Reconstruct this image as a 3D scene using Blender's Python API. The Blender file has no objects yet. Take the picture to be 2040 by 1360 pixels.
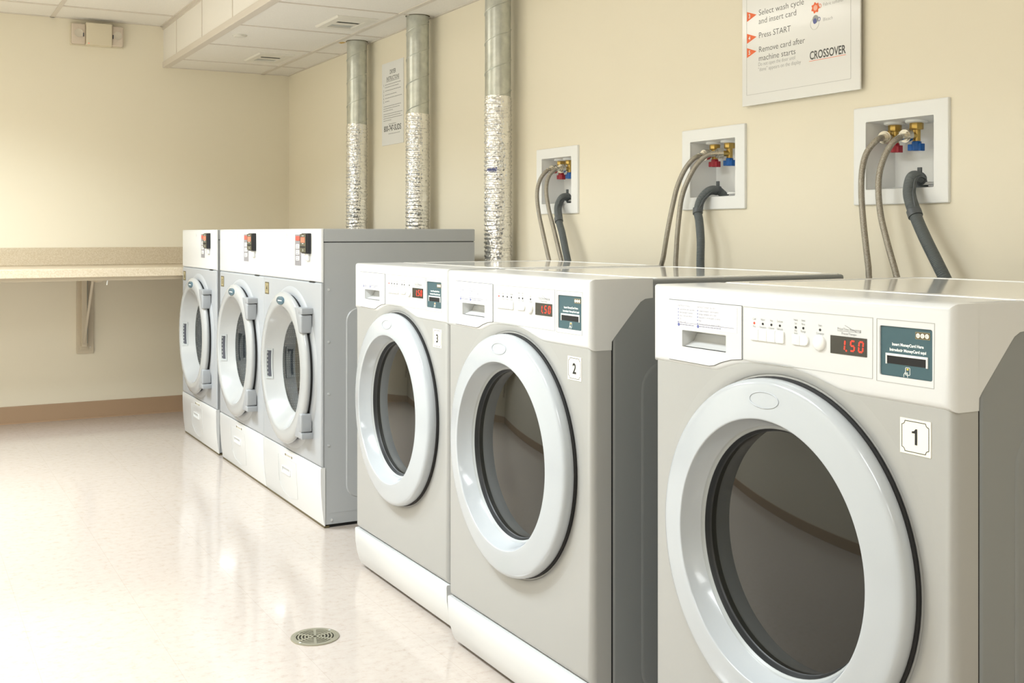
import bpy, bmesh, math, random
from mathutils import Vector, Matrix
PI = math.pi
random.seed(7)
S = bpy.context.scene
C = S.collection

# ------------------------------------------------------------------ camera
CAM_H = 1.0763
cd = bpy.data.cameras.new('camera')
cam = bpy.data.objects.new('camera', cd)
C.objects.link(cam)
cam.location = (0, 0, CAM_H)
cam.rotation_euler = (PI / 2, 0, -0.5022)
cd.sensor_width = 36.0
cd.lens = 2230.5 / 2040 * 36
cd.shift_y = -(680 - 463.6) / 2040
cd.clip_start = 0.02
S.camera = cam

# ------------------------------------------------------------------ colour management, world
S.view_settings.view_transform = 'Standard'
S.view_settings.look = 'None'
S.view_settings.gamma = 1.0
S.view_settings.use_curve_mapping = False
S.view_settings.exposure = 1.06
W = bpy.data.worlds.new('world')
S.world = W
W.use_nodes = True
W.node_tree.nodes['Background'].inputs[0].default_value = (1, 0.97, 0.92, 1)
W.node_tree.nodes['Background'].inputs[1].default_value = 0.3

# ------------------------------------------------------------------ room dimensions
XW, YB, ZS, ZC = 2.1746, 6.892, 2.0705, 2.3143
XL, YF, XBULK = -0.95, -2.4, 1.40

# ceiling lamps: (x, y, watts)
LAMPS = [(-0.135, 5.00, 36), (-0.135, 2.56, 27), (-0.135, 0.12, 8), (-0.135, -1.71, 6)]


def area(name, loc, sx, sy, watts, parent=None, col=(0.84, 0.93, 1.0)):
    l = bpy.data.lights.new(name, 'AREA')
    l.shape = 'RECTANGLE'
    l.size, l.size_y = sx, sy
    l.energy = watts
    l.color = col
    l.spread = math.radians(142)
    o = bpy.data.objects.new(name, l)
    C.objects.link(o)
    o.location = loc
    if parent:
        o.parent = parent
    return o


# ------------------------------------------------------------------ materials
def srgb(r, g, b):
    def f(c):
        c /= 255.0
        return c / 12.92 if c <= 0.04045 else ((c + 0.055) / 1.055) ** 2.4
    return (f(r), f(g), f(b), 1)


def mat(name, col, rough=0.5, metal=0.0, coat=0.0, ior=1.45, emit=None, es=0.0, spec=0.5):
    m = bpy.data.materials.new(name)
    m.use_nodes = True
    b = m.node_tree.nodes['Principled BSDF']
    b.inputs['Base Color'].default_value = col
    b.inputs['Roughness'].default_value = rough
    b.inputs['Metallic'].default_value = metal
    b.inputs['Coat Weight'].default_value = coat
    b.inputs['Coat Roughness'].default_value = 0.05
    b.inputs['IOR'].default_value = ior
    b.inputs['Specular IOR Level'].default_value = spec
    if emit:
        b.inputs['Emission Color'].default_value = emit
        b.inputs['Emission Strength'].default_value = es
    return m


def nodes(m):
    t = m.node_tree
    return t.nodes, t.links, t.nodes['Principled BSDF']


def coords(m, scale=(1, 1, 1)):
    n, l, b = nodes(m)
    tc = n.new('ShaderNodeTexCoord')
    mp = n.new('ShaderNodeMapping')
    mp.inputs['Scale'].default_value = scale
    l.new(tc.outputs['Object'], mp.inputs['Vector'])
    return mp.outputs['Vector']


def add_noise(m, scale, strength, dist=0.001, detail=4, vec=None, colors=None, csc=None):
    """procedural bump, and optional colour variation between two colours"""
    n, l, b = nodes(m)
    v = vec or coords(m)
    t = n.new('ShaderNodeTexNoise')
    t.inputs['Scale'].default_value = scale
    t.inputs['Detail'].default_value = detail
    l.new(v, t.inputs['Vector'])
    bp = n.new('ShaderNodeBump')
    bp.inputs['Strength'].default_value = strength
    bp.inputs['Distance'].default_value = dist
    l.new(t.outputs['Fac'], bp.inputs['Height'])
    l.new(bp.outputs['Normal'], b.inputs['Normal'])
    if colors:
        t2 = n.new('ShaderNodeTexNoise')
        t2.inputs['Scale'].default_value = csc
        t2.inputs['Detail'].default_value = 6
        l.new(v, t2.inputs['Vector'])
        r = n.new('ShaderNodeValToRGB')
        r.color_ramp.elements[0].position = 0.35
        r.color_ramp.elements[1].position = 0.65
        r.color_ramp.elements[0].color = colors[0]
        r.color_ramp.elements[1].color = colors[1]
        l.new(t2.outputs['Fac'], r.inputs['Fac'])
        l.new(r.outputs['Color'], b.inputs['Base Color'])
    return m


M = {}
M['wall'] = add_noise(mat('wall_paint', srgb(237, 229, 209), 0.45), 220, 0.12, 0.0006)
M['back_wall'] = M['wall']
M['ceiling'] = add_noise(mat('ceiling_tile', srgb(236, 228, 214), 0.85), 260, 0.5, 0.001,
                         colors=(srgb(234, 230, 222), srgb(242, 238, 231)), csc=320)
M['tbar'] = mat('ceiling_grid_metal', srgb(218, 210, 199), 0.5)
M['baseboard'] = add_noise(mat('baseboard_vinyl', srgb(176, 148, 120), 0.45), 60, 0.1)
M['laminate'] = add_noise(mat('laminate', srgb(220, 205, 175), 0.35), 300, 0.02, 0.0003,
                          colors=(srgb(196, 180, 152), srgb(212, 199, 177)), csc=170)
M['white'] = add_noise(mat('white_enamel', srgb(217, 218, 217), 0.28, coat=0.3), 900, 0.02, 0.0002)
M['white_gloss'] = mat('white_gloss', srgb(240, 240, 238), 0.10, coat=0.6)
M['door_white'] = mat('door_plastic', srgb(182, 187, 191), 0.16, coat=0.35)
M['dryer_door'] = mat('dryer_door_plastic', srgb(172, 174, 174), 0.18, coat=0.35)
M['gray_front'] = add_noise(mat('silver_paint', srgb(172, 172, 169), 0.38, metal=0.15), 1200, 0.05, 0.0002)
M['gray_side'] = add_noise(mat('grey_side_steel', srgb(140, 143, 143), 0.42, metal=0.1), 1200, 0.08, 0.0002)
M['dryer_side'] = add_noise(mat('dryer_side_steel', srgb(178, 181, 183), 0.42, metal=0.1), 1200, 0.08, 0.0002)
M['flap_seam'] = mat('flap_seam', srgb(188, 188, 185), 0.6)
M['emboss'] = mat('emboss_line', srgb(182, 188, 194), 0.3)
M['dryer_front'] = add_noise(mat('dryer_silver_paint', srgb(172, 175, 178), 0.4, metal=0.1), 1200, 0.05, 0.0002)
M['hinge'] = mat('hinge_plastic', srgb(158, 161, 164), 0.35)
M['dark'] = mat('dark_gap', srgb(28, 28, 28), 0.7)
M['seal'] = mat('rubber_seal', srgb(34, 36, 38), 0.4)
M['lip'] = mat('grey_lip', srgb(170, 174, 174), 0.35)
M['seam'] = mat('seam_line', srgb(176, 176, 173), 0.6)
M['seam_dark'] = mat('seam_line_dark', srgb(70, 72, 80), 0.6)
M['black'] = mat('black_plastic', srgb(38, 39, 42), 0.35)
M['olive'] = mat('reader_face', srgb(84, 82, 66), 0.4)
M['display'] = mat('display_window', srgb(62, 60, 54), 0.15)
M['led_red'] = mat('led_segments', srgb(255, 50, 30), 0.5, emit=srgb(255, 50, 34), es=1.0)
M['led_orange'] = mat('led_orange', srgb(255, 170, 60), 0.5, emit=srgb(255, 170, 60), es=0.8)
M['teal'] = add_noise(mat('reader_teal', srgb(62, 92, 100), 0.35), 300, 0.03, 0.0003)
M['text_white'] = mat('print_white', srgb(240, 244, 240), 0.5)
M['text_dark'] = mat('print_dark', srgb(88, 90, 88), 0.6)
M['text_black'] = mat('print_black', srgb(34, 34, 34), 0.6)
M['text_gray'] = mat('print_grey', srgb(150, 150, 150), 0.6)
M['text_fine'] = mat('print_fine', srgb(118, 118, 140), 0.6)
M['text_blue'] = mat('print_blue', srgb(104, 112, 168), 0.6)
M['cream'] = mat('sticker_cream', srgb(246, 241, 226), 0.5)
M['brown_plate'] = mat('sticker_bronze', srgb(158, 146, 110), 0.4)
M['bronze_dark'] = mat('sticker_bronze_dark', srgb(92, 82, 56), 0.5)
M['orange'] = mat('print_orange', srgb(246, 118, 72), 0.5)
M['pink'] = mat('print_pink', srgb(250, 190, 170), 0.5)
M['poster'] = mat('poster_board', srgb(238, 238, 236), 0.18, coat=0.3)
M['paper'] = mat('paper', srgb(232, 232, 230), 0.5)
M['box_white'] = mat('outlet_box_plastic', srgb(240, 241, 240), 0.35)
M['brass'] = mat('brass', srgb(196, 166, 96), 0.32, metal=0.9)
M['nickel'] = mat('nickel', srgb(205, 200, 188), 0.22, metal=1.0)
M['red_knob'] = mat('red_plastic', srgb(168, 38, 54), 0.35)
M['blue_knob'] = mat('blue_plastic', srgb(10, 92, 172), 0.35)
M['drain_hose'] = mat('grey_hose', srgb(104, 110, 112), 0.42)
M['clip'] = mat('hose_clip', srgb(88, 93, 96), 0.4)
M['badge'] = mat('badge_blue', srgb(88, 116, 130), 0.25, metal=0.3)
M['red_btn'] = mat('red_button', srgb(226, 84, 70), 0.4)
M['red_scr'] = mat('red_window', srgb(255, 108, 84), 0.4, emit=srgb(255, 96, 70), es=0.35)
M['strip'] = mat('control_strip', srgb(140, 138, 142), 0.4)
M['btn'] = mat('button_white', srgb(236, 236, 232), 0.35)
M['pewter'] = mat('screw_metal', srgb(214, 216, 216), 0.3, metal=0.3)
M['drain_metal'] = add_noise(mat('drain_metal', srgb(176, 172, 152), 0.38, metal=0.7), 500, 0.3, 0.0004)
M['well'] = mat('drain_well', srgb(40, 36, 26), 0.9)
M['bracket'] = add_noise(mat('painted_bracket', srgb(206, 194, 172), 0.5), 60, 0.2, 0.0006)
M['bracket_steel'] = mat('bracket_steel', srgb(140, 142, 134), 0.35, metal=0.7)
M['emerg'] = mat('fixture_plastic', srgb(224, 214, 190), 0.45)
M['emerg_lens'] = add_noise(mat('prismatic_lens', srgb(214, 200, 184), 0.15, coat=0.5), 160, 0.8, 0.002)
M['chrome'] = mat('lamp_reflector', srgb(214, 206, 192), 0.2, metal=0.2)
M['lamp_frame'] = mat('lamp_frame', srgb(235, 232, 224), 0.4)
M['diffuser'] = mat('lamp_diffuser', srgb(250, 246, 236), 0.5, emit=(1, 0.96, 0.88, 1), es=2.5)
M['vent'] = mat('vent_enamel', srgb(228, 224, 214), 0.5)
M['vent_in'] = mat('vent_inside', srgb(186, 188, 182), 0.5)
M['stain'] = mat('ceiling_stain', srgb(214, 180, 110), 0.8)

# floor: glossy vinyl tile with fine flecks and faint joints
fm = mat('floor_tile', srgb(230, 218, 206), 0.13, coat=0.25)
n, l, b = nodes(fm)
v = coords(fm)
no = n.new('ShaderNodeTexNoise'); no.inputs['Scale'].default_value = 38; no.inputs['Detail'].default_value = 8
no.inputs['Roughness'].default_value = 0.75
l.new(v, no.inputs['Vector'])
cr = n.new('ShaderNodeValToRGB')
cr.color_ramp.elements[0].position = 0.28; cr.color_ramp.elements[0].color = srgb(172, 158, 144)
cr.color_ramp.elements[1].position = 0.46; cr.color_ramp.elements[1].color = srgb(187, 176, 166)
e = cr.color_ramp.elements.new(0.75); e.color = srgb(192, 183, 174)
l.new(no.outputs['Fac'], cr.inputs['Fac'])
br = n.new('ShaderNodeTexBrick')
br.offset = 0.0; br.squash = 1.0
br.inputs['Scale'].default_value = 1.0
br.inputs['Brick Width'].default_value = 0.3048
br.inputs['Row Height'].default_value = 0.3048
br.inputs['Mortar Size'].default_value = 0.0007
br.inputs['Color1'].default_value = (1, 1, 1, 1); br.inputs['Color2'].default_value = (0.985, 0.985, 0.985, 1)
br.inputs['Mortar'].default_value = (0.88, 0.86, 0.84, 1)
l.new(v, br.inputs['Vector'])
mx = n.new('ShaderNodeMix'); mx.data_type = 'RGBA'; mx.blend_type = 'MULTIPLY'; mx.inputs['Factor'].default_value = 1
l.new(cr.outputs['Color'], mx.inputs['A']); l.new(br.outputs['Color'], mx.inputs['B'])
l.new(mx.outputs['Result'], b.inputs['Base Color'])
bn = n.new('ShaderNodeTexNoise'); bn.inputs['Scale'].default_value = 14; l.new(v, bn.inputs['Vector'])
bp = n.new('ShaderNodeBump'); bp.inputs['Strength'].default_value = 0.06; bp.inputs['Distance'].default_value = 0.002
l.new(bn.outputs['Fac'], bp.inputs['Height']); l.new(bp.outputs['Normal'], b.inputs['Normal'])
M['floor'] = fm

# galvanised spiral pipe
gm = mat('galvanised_steel', srgb(186, 190, 180), 0.3, metal=0.75)
add_noise(gm, 9, 0.25, 0.002, colors=(srgb(190, 194, 188), srgb(208, 211, 204)), csc=30)
M['galv'] = gm
# crinkled foil
fo = mat('foil', srgb(242, 242, 240), 0.2, metal=0.85)
n, l, b = nodes(fo)
v = coords(fo)
vo = n.new('ShaderNodeTexVoronoi'); vo.inputs['Scale'].default_value = 95; l.new(v, vo.inputs['Vector'])
bp = n.new('ShaderNodeBump'); bp.inputs['Strength'].default_value = 0.7; bp.inputs['Distance'].default_value = 0.004
l.new(vo.outputs['Distance'], bp.inputs['Height']); l.new(bp.outputs['Normal'], b.inputs['Normal'])
M['foil'] = fo
# braided hose
bh = mat('braided_steel', srgb(170, 164, 150), 0.32, metal=0.7)
n, l, b = nodes(bh)
v = coords(bh)
ck = n.new('ShaderNodeTexVoronoi'); ck.inputs['Scale'].default_value = 850; l.new(v, ck.inputs['Vector'])
r = n.new('ShaderNodeValToRGB')
r.color_ramp.elements[0].position = 0.1; r.color_ramp.elements[0].color = srgb(214, 211, 202)
r.color_ramp.elements[1].position = 0.62; r.color_ramp.elements[1].color = srgb(142, 134, 120)
l.new(ck.outputs['Distance'], r.inputs['Fac']); l.new(r.outputs['Color'], b.inputs['Base Color'])
bp = n.new('ShaderNodeBump'); bp.inputs['Strength'].default_value = 0.6; bp.inputs['Distance'].default_value = 0.001
l.new(ck.outputs['Distance'], bp.inputs['Height']); l.new(bp.outputs['Normal'], b.inputs['Normal'])
M['braid'] = bh
# perforated dryer drum
pm = mat('perforated_drum', srgb(150, 160, 164), 0.3, metal=0.55)
n, l, b = nodes(pm)
v = coords(pm)
vo = n.new('ShaderNodeTexVoronoi'); vo.inputs['Scale'].default_value = 110; vo.inputs['Randomness'].default_value = 0.15
l.new(v, vo.inputs['Vector'])
r = n.new('ShaderNodeValToRGB')
r.color_ramp.elements[0].position = 0.28; r.color_ramp.elements[0].color = srgb(186, 196, 199)
r.color_ramp.elements[1].position = 0.34; r.color_ramp.elements[1].color = srgb(122, 134, 139)
l.new(vo.outputs['Distance'], r.inputs['Fac']); l.new(r.outputs['Color'], b.inputs['Base Color'])
M['drum'] = pm
M['washer_glass'] = mat('washer_dark_glass', srgb(30, 30, 26), 0.03, ior=1.52, coat=0.0)
# clear tinted glass
tg = bpy.data.materials.new('dryer_glass'); tg.use_nodes = True
n, l = tg.node_tree.nodes, tg.node_tree.links
n.remove(n['Principled BSDF'])
tr = n.new('ShaderNodeBsdfTransparent'); tr.inputs[0].default_value = (0.82, 0.88, 0.90, 1)
gl = n.new('ShaderNodeBsdfGlossy'); gl.inputs['Roughness'].default_value = 0.03
ms = n.new('ShaderNodeMixShader')
ms.inputs[0].default_value = 0.24; l.new(tr.outputs[0], ms.inputs[1]); l.new(gl.outputs[0], ms.inputs[2])
l.new(ms.outputs[0], n['Material Output'].inputs[0])
M['dryer_glass'] = tg


# ------------------------------------------------------------------ object helpers
def link_mesh(name, bm, m, parent=None, smooth=None, wn=False, loc=None, rotz=0):
    bmesh.ops.recalc_face_normals(bm, faces=bm.faces)
    me = bpy.data.meshes.new(name)
    bm.to_mesh(me)
    bm.free()
    if not isinstance(m, (list, tuple)):
        m = [m]
    for q in m:
        me.materials.append(M[q] if isinstance(q, str) else q)
    if smooth is not None:
        for p in me.polygons:
            p.use_smooth = True
        me.set_sharp_from_angle(angle=math.radians(smooth))
    o = bpy.data.objects.new(name, me)
    C.objects.link(o)
    if parent:
        o.parent = parent
    if loc:
        o.location = loc
    o.rotation_euler.z = rotz
    if wn:
        w = o.modifiers.new('wn', 'WEIGHTED_NORMAL')
        w.keep_sharp = True
    return o


def tag(o, label, cat, group=None):
    o['label'] = label
    o['category'] = cat
    if group:
        o['group'] = group
    return o


def thing(name, label, cat, loc=(0, 0, 0), rotz=0, group=None):
    o = bpy.data.objects.new(name, None)
    o.empty_display_size = 0.05
    C.objects.link(o)
    o.location = loc
    o.rotation_euler = (0, 0, rotz)
    return tag(o, label, cat, group)


def struct(name, bm, m, **k):
    o = link_mesh(name, bm, m, **k)
    o['kind'] = 'structure'
    return o


def copy_tree(o, parent=None):
    c = o.copy()
    C.objects.link(c)
    c.parent = parent
    for ch in [q for q in C.objects if q.parent == o]:
        copy_tree(ch, c)
    return c


def B(bm, x0, x1, y0, y1, z0, z1, bev=0.0, seg=2, mi=0):
    vs = [bm.verts.new((x, y, z)) for x in (x0, x1) for y in (y0, y1) for z in (z0, z1)]
    fs = [(0, 1, 3, 2), (4, 6, 7, 5), (0, 4, 5, 1), (2, 3, 7, 6), (0, 2, 6, 4), (1, 5, 7, 3)]
    faces = [bm.faces.new([vs[i] for i in f]) for f in fs]
    for f in faces:
        f.material_index = mi
    if bev > 0:
        ed = list({e for f in faces for e in f.edges})
        bmesh.ops.bevel(bm, geom=ed, offset=bev, segments=seg, affect='EDGES', profile=0.5)
    return bm


def nb():
    return bmesh.new()


def box(*a, **k):
    return B(nb(), *a, **k)


def offset_poly(pts, d):
    """inset a counter-clockwise polygon by d"""
    n = len(pts)
    out = []
    for i in range(n):
        a, b, c = Vector(pts[i - 1]), Vector(pts[i]), Vector(pts[(i + 1) % n])
        e1 = (b - a).normalized()
        e2 = (c - b).normalized()
        n1 = Vector((-e1.y, e1.x))
        n2 = Vector((-e2.y, e2.x))
        s = n1 + n2
        k = 1 + n1.dot(n2)
        out.append(tuple(b + s * (d / max(k, 0.3))))
    return out


def ccw(pts):
    a = sum(pts[i - 1][0] * pts[i][1] - pts[i][0] * pts[i - 1][1] for i in range(len(pts)))
    return list(pts) if a > 0 else list(pts)[::-1]


def rrect(x0, x1, z0, z1, r, seg=4):
    if r <= 0:
        return [(x0, z0), (x1, z0), (x1, z1), (x0, z1)]
    o = []
    for cx, cz, a in ((x1 - r, z0 + r, -90), (x1 - r, z1 - r, 0), (x0 + r, z1 - r, 90), (x0 + r, z0 + r, 180)):
        for i in range(seg + 1):
            t = math.radians(a + 90 * i / seg)
            o.append((cx + r * math.cos(t), cz + r * math.sin(t)))
    return o


def circle(cx, cz, r, n=24):
    return [(cx + r * math.cos(2 * PI * i / n), cz + r * math.sin(2 * PI * i / n)) for i in range(n)]


def prism(bm, outline, y0, y1, r=0.0, seg=3, holes=(), fn=None, mi=0, back=True):
    """solid with face at y0 (front, rounded by r) and y1 (back); holes = [(outline, depth)]"""
    fn = fn or (lambda x, y, z: (x, y, z))
    out = ccw(outline)
    rings = []
    if r > 0:
        for i in range(seg + 1):
            t = (PI / 2) * i / seg
            rings.append((offset_poly(out, r * (1 - math.sin(t))), y0 + r * (1 - math.cos(t))))
    else:
        rings.append((out, y0))
    rings.append((out, y1))
    vr = [[bm.verts.new(fn(p[0], y, p[1])) for p in pts] for pts, y in rings]
    fs = []
    n = len(out)
    for a, b_ in zip(vr[:-1], vr[1:]):
        for i in range(n):
            j = (i + 1) % n
            fs.append(bm.faces.new((a[i], a[j], b_[j], b_[i])))
    if back:
        fs.append(bm.faces.new(vr[-1]))
    if not holes:
        fs.append(bm.faces.new(vr[0]))
    else:
        edges = [bm.edges.get((vr[0][i], vr[0][(i + 1) % n])) for i in range(n)]
        for hh in holes:
            ho, dep = hh[0], hh[1]
            ho = ccw(ho)
            a = [bm.verts.new(fn(p[0], y0, p[1])) for p in ho]
            b_ = [bm.verts.new(fn(p[0], y0 + dep, p[1])) for p in ho]
            k = len(ho)
            for i in range(k):
                edges.append(bm.edges.new((a[i], a[(i + 1) % k])))
            for i in range(k):
                j = (i + 1) % k
                fs.append(bm.faces.new((a[i], a[j], b_[j], b_[i])))
            if len(hh) < 3:
                fs.append(bm.faces.new(b_))
        res = bmesh.ops.triangle_fill(bm, edges=edges, use_beauty=True)
        fs += [g for g in res['geom'] if isinstance(g, bmesh.types.BMFace)]
    for f in fs:
        f.material_index = mi
    return bm


def lathe(bm, prof, cx=0, cz=0, n=72, closed=False, mi=0):
    """revolve (radius, protrusion) about the local y axis; protrusion is towards -y"""
    rings = []
    for r_, p in prof:
        if r_ < 1e-6:
            rings.append([bm.verts.new((cx, -p, cz))])
        else:
            rings.append([bm.verts.new((cx + r_ * math.cos(2 * PI * i / n), -p, cz + r_ * math.sin(2 * PI * i / n))) for i in range(n)])
    for a, b_ in zip(rings[:-1], rings[1:]):
        for i in range(n):
            j = (i + 1) % n
            if len(a) == 1 and len(b_) == 1:
                continue
            if len(a) == 1:
                f = bm.faces.new((a[0], b_[j], b_[i]))
            elif len(b_) == 1:
                f = bm.faces.new((a[i], a[j], b_[0]))
            else:
                f = bm.faces.new((a[i], a[j], b_[j], b_[i]))
            f.material_index = mi
    return bm


def vlathe(bm, prof, cx=0, cy=0, n=32, caps=True):
    """revolve (radius, z) about a vertical axis"""
    rings = [[bm.verts.new((cx + r_ * math.cos(2 * PI * i / n), cy + r_ * math.sin(2 * PI * i / n), z)) for i in range(n)] for r_, z in prof]
    for a, b_ in zip(rings[:-1], rings[1:]):
        for i in range(n):
            j = (i + 1) % n
            bm.faces.new((a[i], a[j], b_[j], b_[i]))
    if caps:
        bm.faces.new(rings[0])
        bm.faces.new(rings[-1])
    return bm


def smooth_path(pts, k=8):
    """Catmull-Rom through the points"""
    P = [Vector(p) for p in pts]
    P = [P[0] * 2 - P[1]] + P + [P[-1] * 2 - P[-2]]
    out = []
    for i in range(1, len(P) - 2):
        a, b_, c, d = P[i - 1:i + 3]
        for j in range(k):
            t = j / k
            out.append(0.5 * ((2 * b_) + (c - a) * t + (2 * a - 5 * b_ + 4 * c - d) * t * t + (3 * b_ - a - 3 * c + d) * t ** 3))
    out.append(P[-2])
    return out


def tube(bm, path, rad, n=12, rf=None, mi=0):
    path = [Vector(p) for p in path]
    up = Vector((0, 0, 1))
    t0 = (path[1] - path[0]).normalized()
    if abs(t0.dot(up)) > 0.9:
        up = Vector((1, 0, 0))
    u = t0.cross(up).normalized()
    rings = []
    for i, p in enumerate(path):
        t = (path[min(i + 1, len(path) - 1)] - path[max(i - 1, 0)]).normalized()
        u = (u - t * u.dot(t)).normalized()
        w = t.cross(u)
        r_ = rf(i) if rf else rad
        rings.append([bm.verts.new(p + u * (r_ * math.cos(2 * PI * j / n)) + w * (r_ * math.sin(2 * PI * j / n))) for j in range(n)])
    for a, b_ in zip(rings[:-1], rings[1:]):
        for i in range(n):
            j = (i + 1) % n
            bm.faces.new((a[i], a[j], b_[j], b_[i])).material_index = mi
    bm.faces.new(rings[0]).material_index = mi
    bm.faces.new(rings[-1]).material_index = mi
    return bm


def resample(path, step):
    P = [Vector(p) for p in path]
    out = [P[0]]
    acc = 0
    for a, b_ in zip(P[:-1], P[1:]):
        L = (b_ - a).length
        while acc + L >= step:
            t = (step - acc) / L
            a = a + (b_ - a) * t
            L = (b_ - a).length
            out.append(a.copy())
            acc = 0
        acc += L
    return out


def textm(bm, s, x, z, size, y=-0.0005, align='LEFT', sx=1.0, bold=0.0, shear=0.0, depth=0.0, fn=None, valign='BOTTOM_BASELINE', width=None):
    """append lettering to bm, standing in the xz plane and facing -y"""
    cu = bpy.data.curves.new('t', 'FONT')
    cu.body = s
    cu.size = size
    cu.align_x = align
    cu.align_y = valign
    cu.offset = bold
    cu.shear = shear
    cu.resolution_u = 3
    cu.fill_mode = 'FRONT' if depth == 0 else 'BOTH'
    cu.extrude = depth
    o = bpy.data.objects.new('t', cu)
    C.objects.link(o)
    bpy.context.view_layer.update()
    me = bpy.data.meshes.new_from_object(o.evaluated_get(bpy.context.evaluated_depsgraph_get()))
    if width:
        w = max(v.co.x for v in me.vertices) - min(v.co.x for v in me.vertices)
        sx = width / w
    vs = []
    for v in me.vertices:
        p = (x + v.co.x * sx, y - v.co.z, z + v.co.y)
        vs.append(bm.verts.new(fn(*p) if fn else p))
    for p in me.polygons:
        try:
            bm.faces.new([vs[i] for i in p.vertices])
        except ValueError:
            pass
    bpy.data.objects.remove(o)
    bpy.data.curves.remove(cu)
    bpy.data.meshes.remove(me)
    return bm


def numeral(bm, ch, x, z, h, y):
    if ch == '1':
        w = h * 0.16
        return prism(bm, [(x - w * 0.1, z), (x + w, z), (x + w, z + h), (x + w * 0.25, z + h), (x - w * 0.5, z + h * 0.86), (x - w * 1.6, z + h * 0.82), (x - w * 1.6, z + h * 0.71), (x - w * 0.1, z + h * 0.72)], y, y + 0.0003)
    return textm(bm, ch, x, z, h * 1.38, y, 'CENTER', bold=0.0008, sx=0.95)


def strokes(bm, segs, w, y=-0.0006, d=0.0004):
    """thin raised straight strokes (x0,z0,x1,z1) on the front plane"""
    for x0, z0, x1, z1 in segs:
        a, b_ = Vector((x0, z0)), Vector((x1, z1))
        if (b_ - a).length < 1e-6:
            continue
        t = (b_ - a).normalized()
        nn = Vector((-t.y, t.x)) * (w / 2)
        q = [a - nn, b_ - nn, b_ + nn, a + nn]
        prism(bm, [tuple(p) for p in q], y - d, y)
    return bm


def loop_strokes(bm, pts, w, y=-0.0006, d=0.0004, closed=True):
    segs = [(pts[i][0], pts[i][1], pts[(i + 1) % len(pts)][0], pts[(i + 1) % len(pts)][1]) for i in range(len(pts) if closed else len(pts) - 1)]
    return strokes(bm, segs, w, y, d)


def textlines(bm, x0, x1, z, h, seed, y=-0.0006):
    """rows of tiny unreadable words"""
    rr = random.Random(seed)
    x = x0
    while x < x1 - h:
        w = min(rr.uniform(1.2, 4.5) * h, x1 - x)
        strokes(bm, [(x, z, x + w, z)], h * 0.55, y)
        x += w + h * 0.7
    return bm


R90 = -PI / 2     # machines and wall things on the right side face -X: local x is world -Y, local y is world +X

# ================================================================== setting
struct('floor', box(XL - 0.1, XW + 0.1, YF - 0.1, YB + 0.1, -0.1, 0), 'floor')
struct('wall_back', box(XL - 0.1, XW + 0.1, YB, YB + 0.1, 0, 2.6), 'back_wall')
struct('wall_front', box(XL - 0.1, XW + 0.1, YF - 0.1, YF, 0, 2.6), 'wall')
struct('wall_left', box(XL - 0.1, XL, YF, YB, 0, 2.6), 'wall')
BOXES = [(1.9622, 'nearest of three, above washer 1'), (2.684, 'middle one, above washer 2'),
         (3.600, 'farthest one, beside a foil duct')]
holes = [(rrect(-yc - 0.1075, -yc + 0.1075, 1.1855, 1.3580, 0.004), 0.09) for yc, _ in BOXES]
struct('wall_right', prism(nb(), [(-YB, 0), (-YF, 0), (-YF, 2.6), (-YB, 2.6)], 0, 0.1, holes=holes), 'wall', loc=(XW, 0, 0), rotz=R90)

# ceilings with their grid
bm = box(XL - 0.1, XBULK, YF, YB, ZC, ZC + 0.08)
B(bm, XBULK, XW + 0.1, YF, YB, ZS, ZC + 0.08)
struct('ceiling', bm, 'ceiling')
bm = nb()
tb = 0.012
for x in (0.17, 0.78, -0.44):
    B(bm, x - tb, x + tb, YF, YB, ZC - 0.004, ZC)
y = 6.53
while y > YF:
    B(bm, XL, XBULK, y - tb, y + tb, ZC - 0.0035, ZC)
    B(bm, XBULK, XW, y - tb * .45, y + tb * .45, ZS - 0.0035, ZS)
    B(bm, XBULK - 0.003, XBULK, y - 0.004, y + 0.004, ZS, ZC)
    y -= 0.6096
B(bm, 2.003 - tb, 2.003 + tb, YF, YB, ZS - 0.004, ZS)
B(bm, XW - 0.012, XW, YF, YB, ZS - 0.004, ZS)
B(bm, XBULK, XW, YB - 0.012, YB, ZS - 0.004, ZS)
B(bm, XL, XBULK, YB - 0.014, YB, ZC - 0.004, ZC)
struct('trim_1', bm, 'tbar')
bm = box(XBULK - 0.006, XBULK + 0.035, YF, YB, ZS - 0.005, ZS + 0.030, bev=0.002)
B(bm, XBULK - 0.02, XBULK, YF, YB, ZC - 0.004, ZC)
B(bm, XBULK - 0.005, XBULK, YF, YB, ZC - 0.022, ZC)
struct('trim_2', bm, 'tbar')


def baseboard(name, pts, **k):
    bm = nb()
    return struct(name, bm, 'baseboard', **k)


bm = box(XL, XW, YB - 0.008, YB, 0, 0.0975, bev=0.003)
prism(bm, [(0, 0), (0.016, 0), (0.008, 0.006), (0, 0.02)], XL, XW, fn=lambda a, y_, b_: (y_, YB - a, b_))
struct('baseboard_back', bm, 'baseboard')
struct('baseboard_right', box(XW - 0.008, XW, YF, YB, 0, 0.0975, bev=0.003), 'baseboard')
struct('baseboard_left', box(XL, XL + 0.008, YF, YB, 0, 0.0975, bev=0.003), 'baseboard')

# stain beside the farthest duct hole
bm = nb()
rr = random.Random(3)
for (cx, cy, r0) in ((2.040, 5.562, 0.020), (2.050, 5.515, 0.010)):
    pts = []
    for i in range(18):
        a = 2 * PI * i / 18
        q = r0 * rr.uniform(0.7, 1.15)
        pts.append((cx + q * math.cos(a) * 0.8, cy + q * math.sin(a) * 1.5))
    prism(bm, pts, ZS - 0.0008, ZS, fn=lambda a, y_, b_: (a, b_, y_))
struct('trim_3', bm, 'stain')

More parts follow.
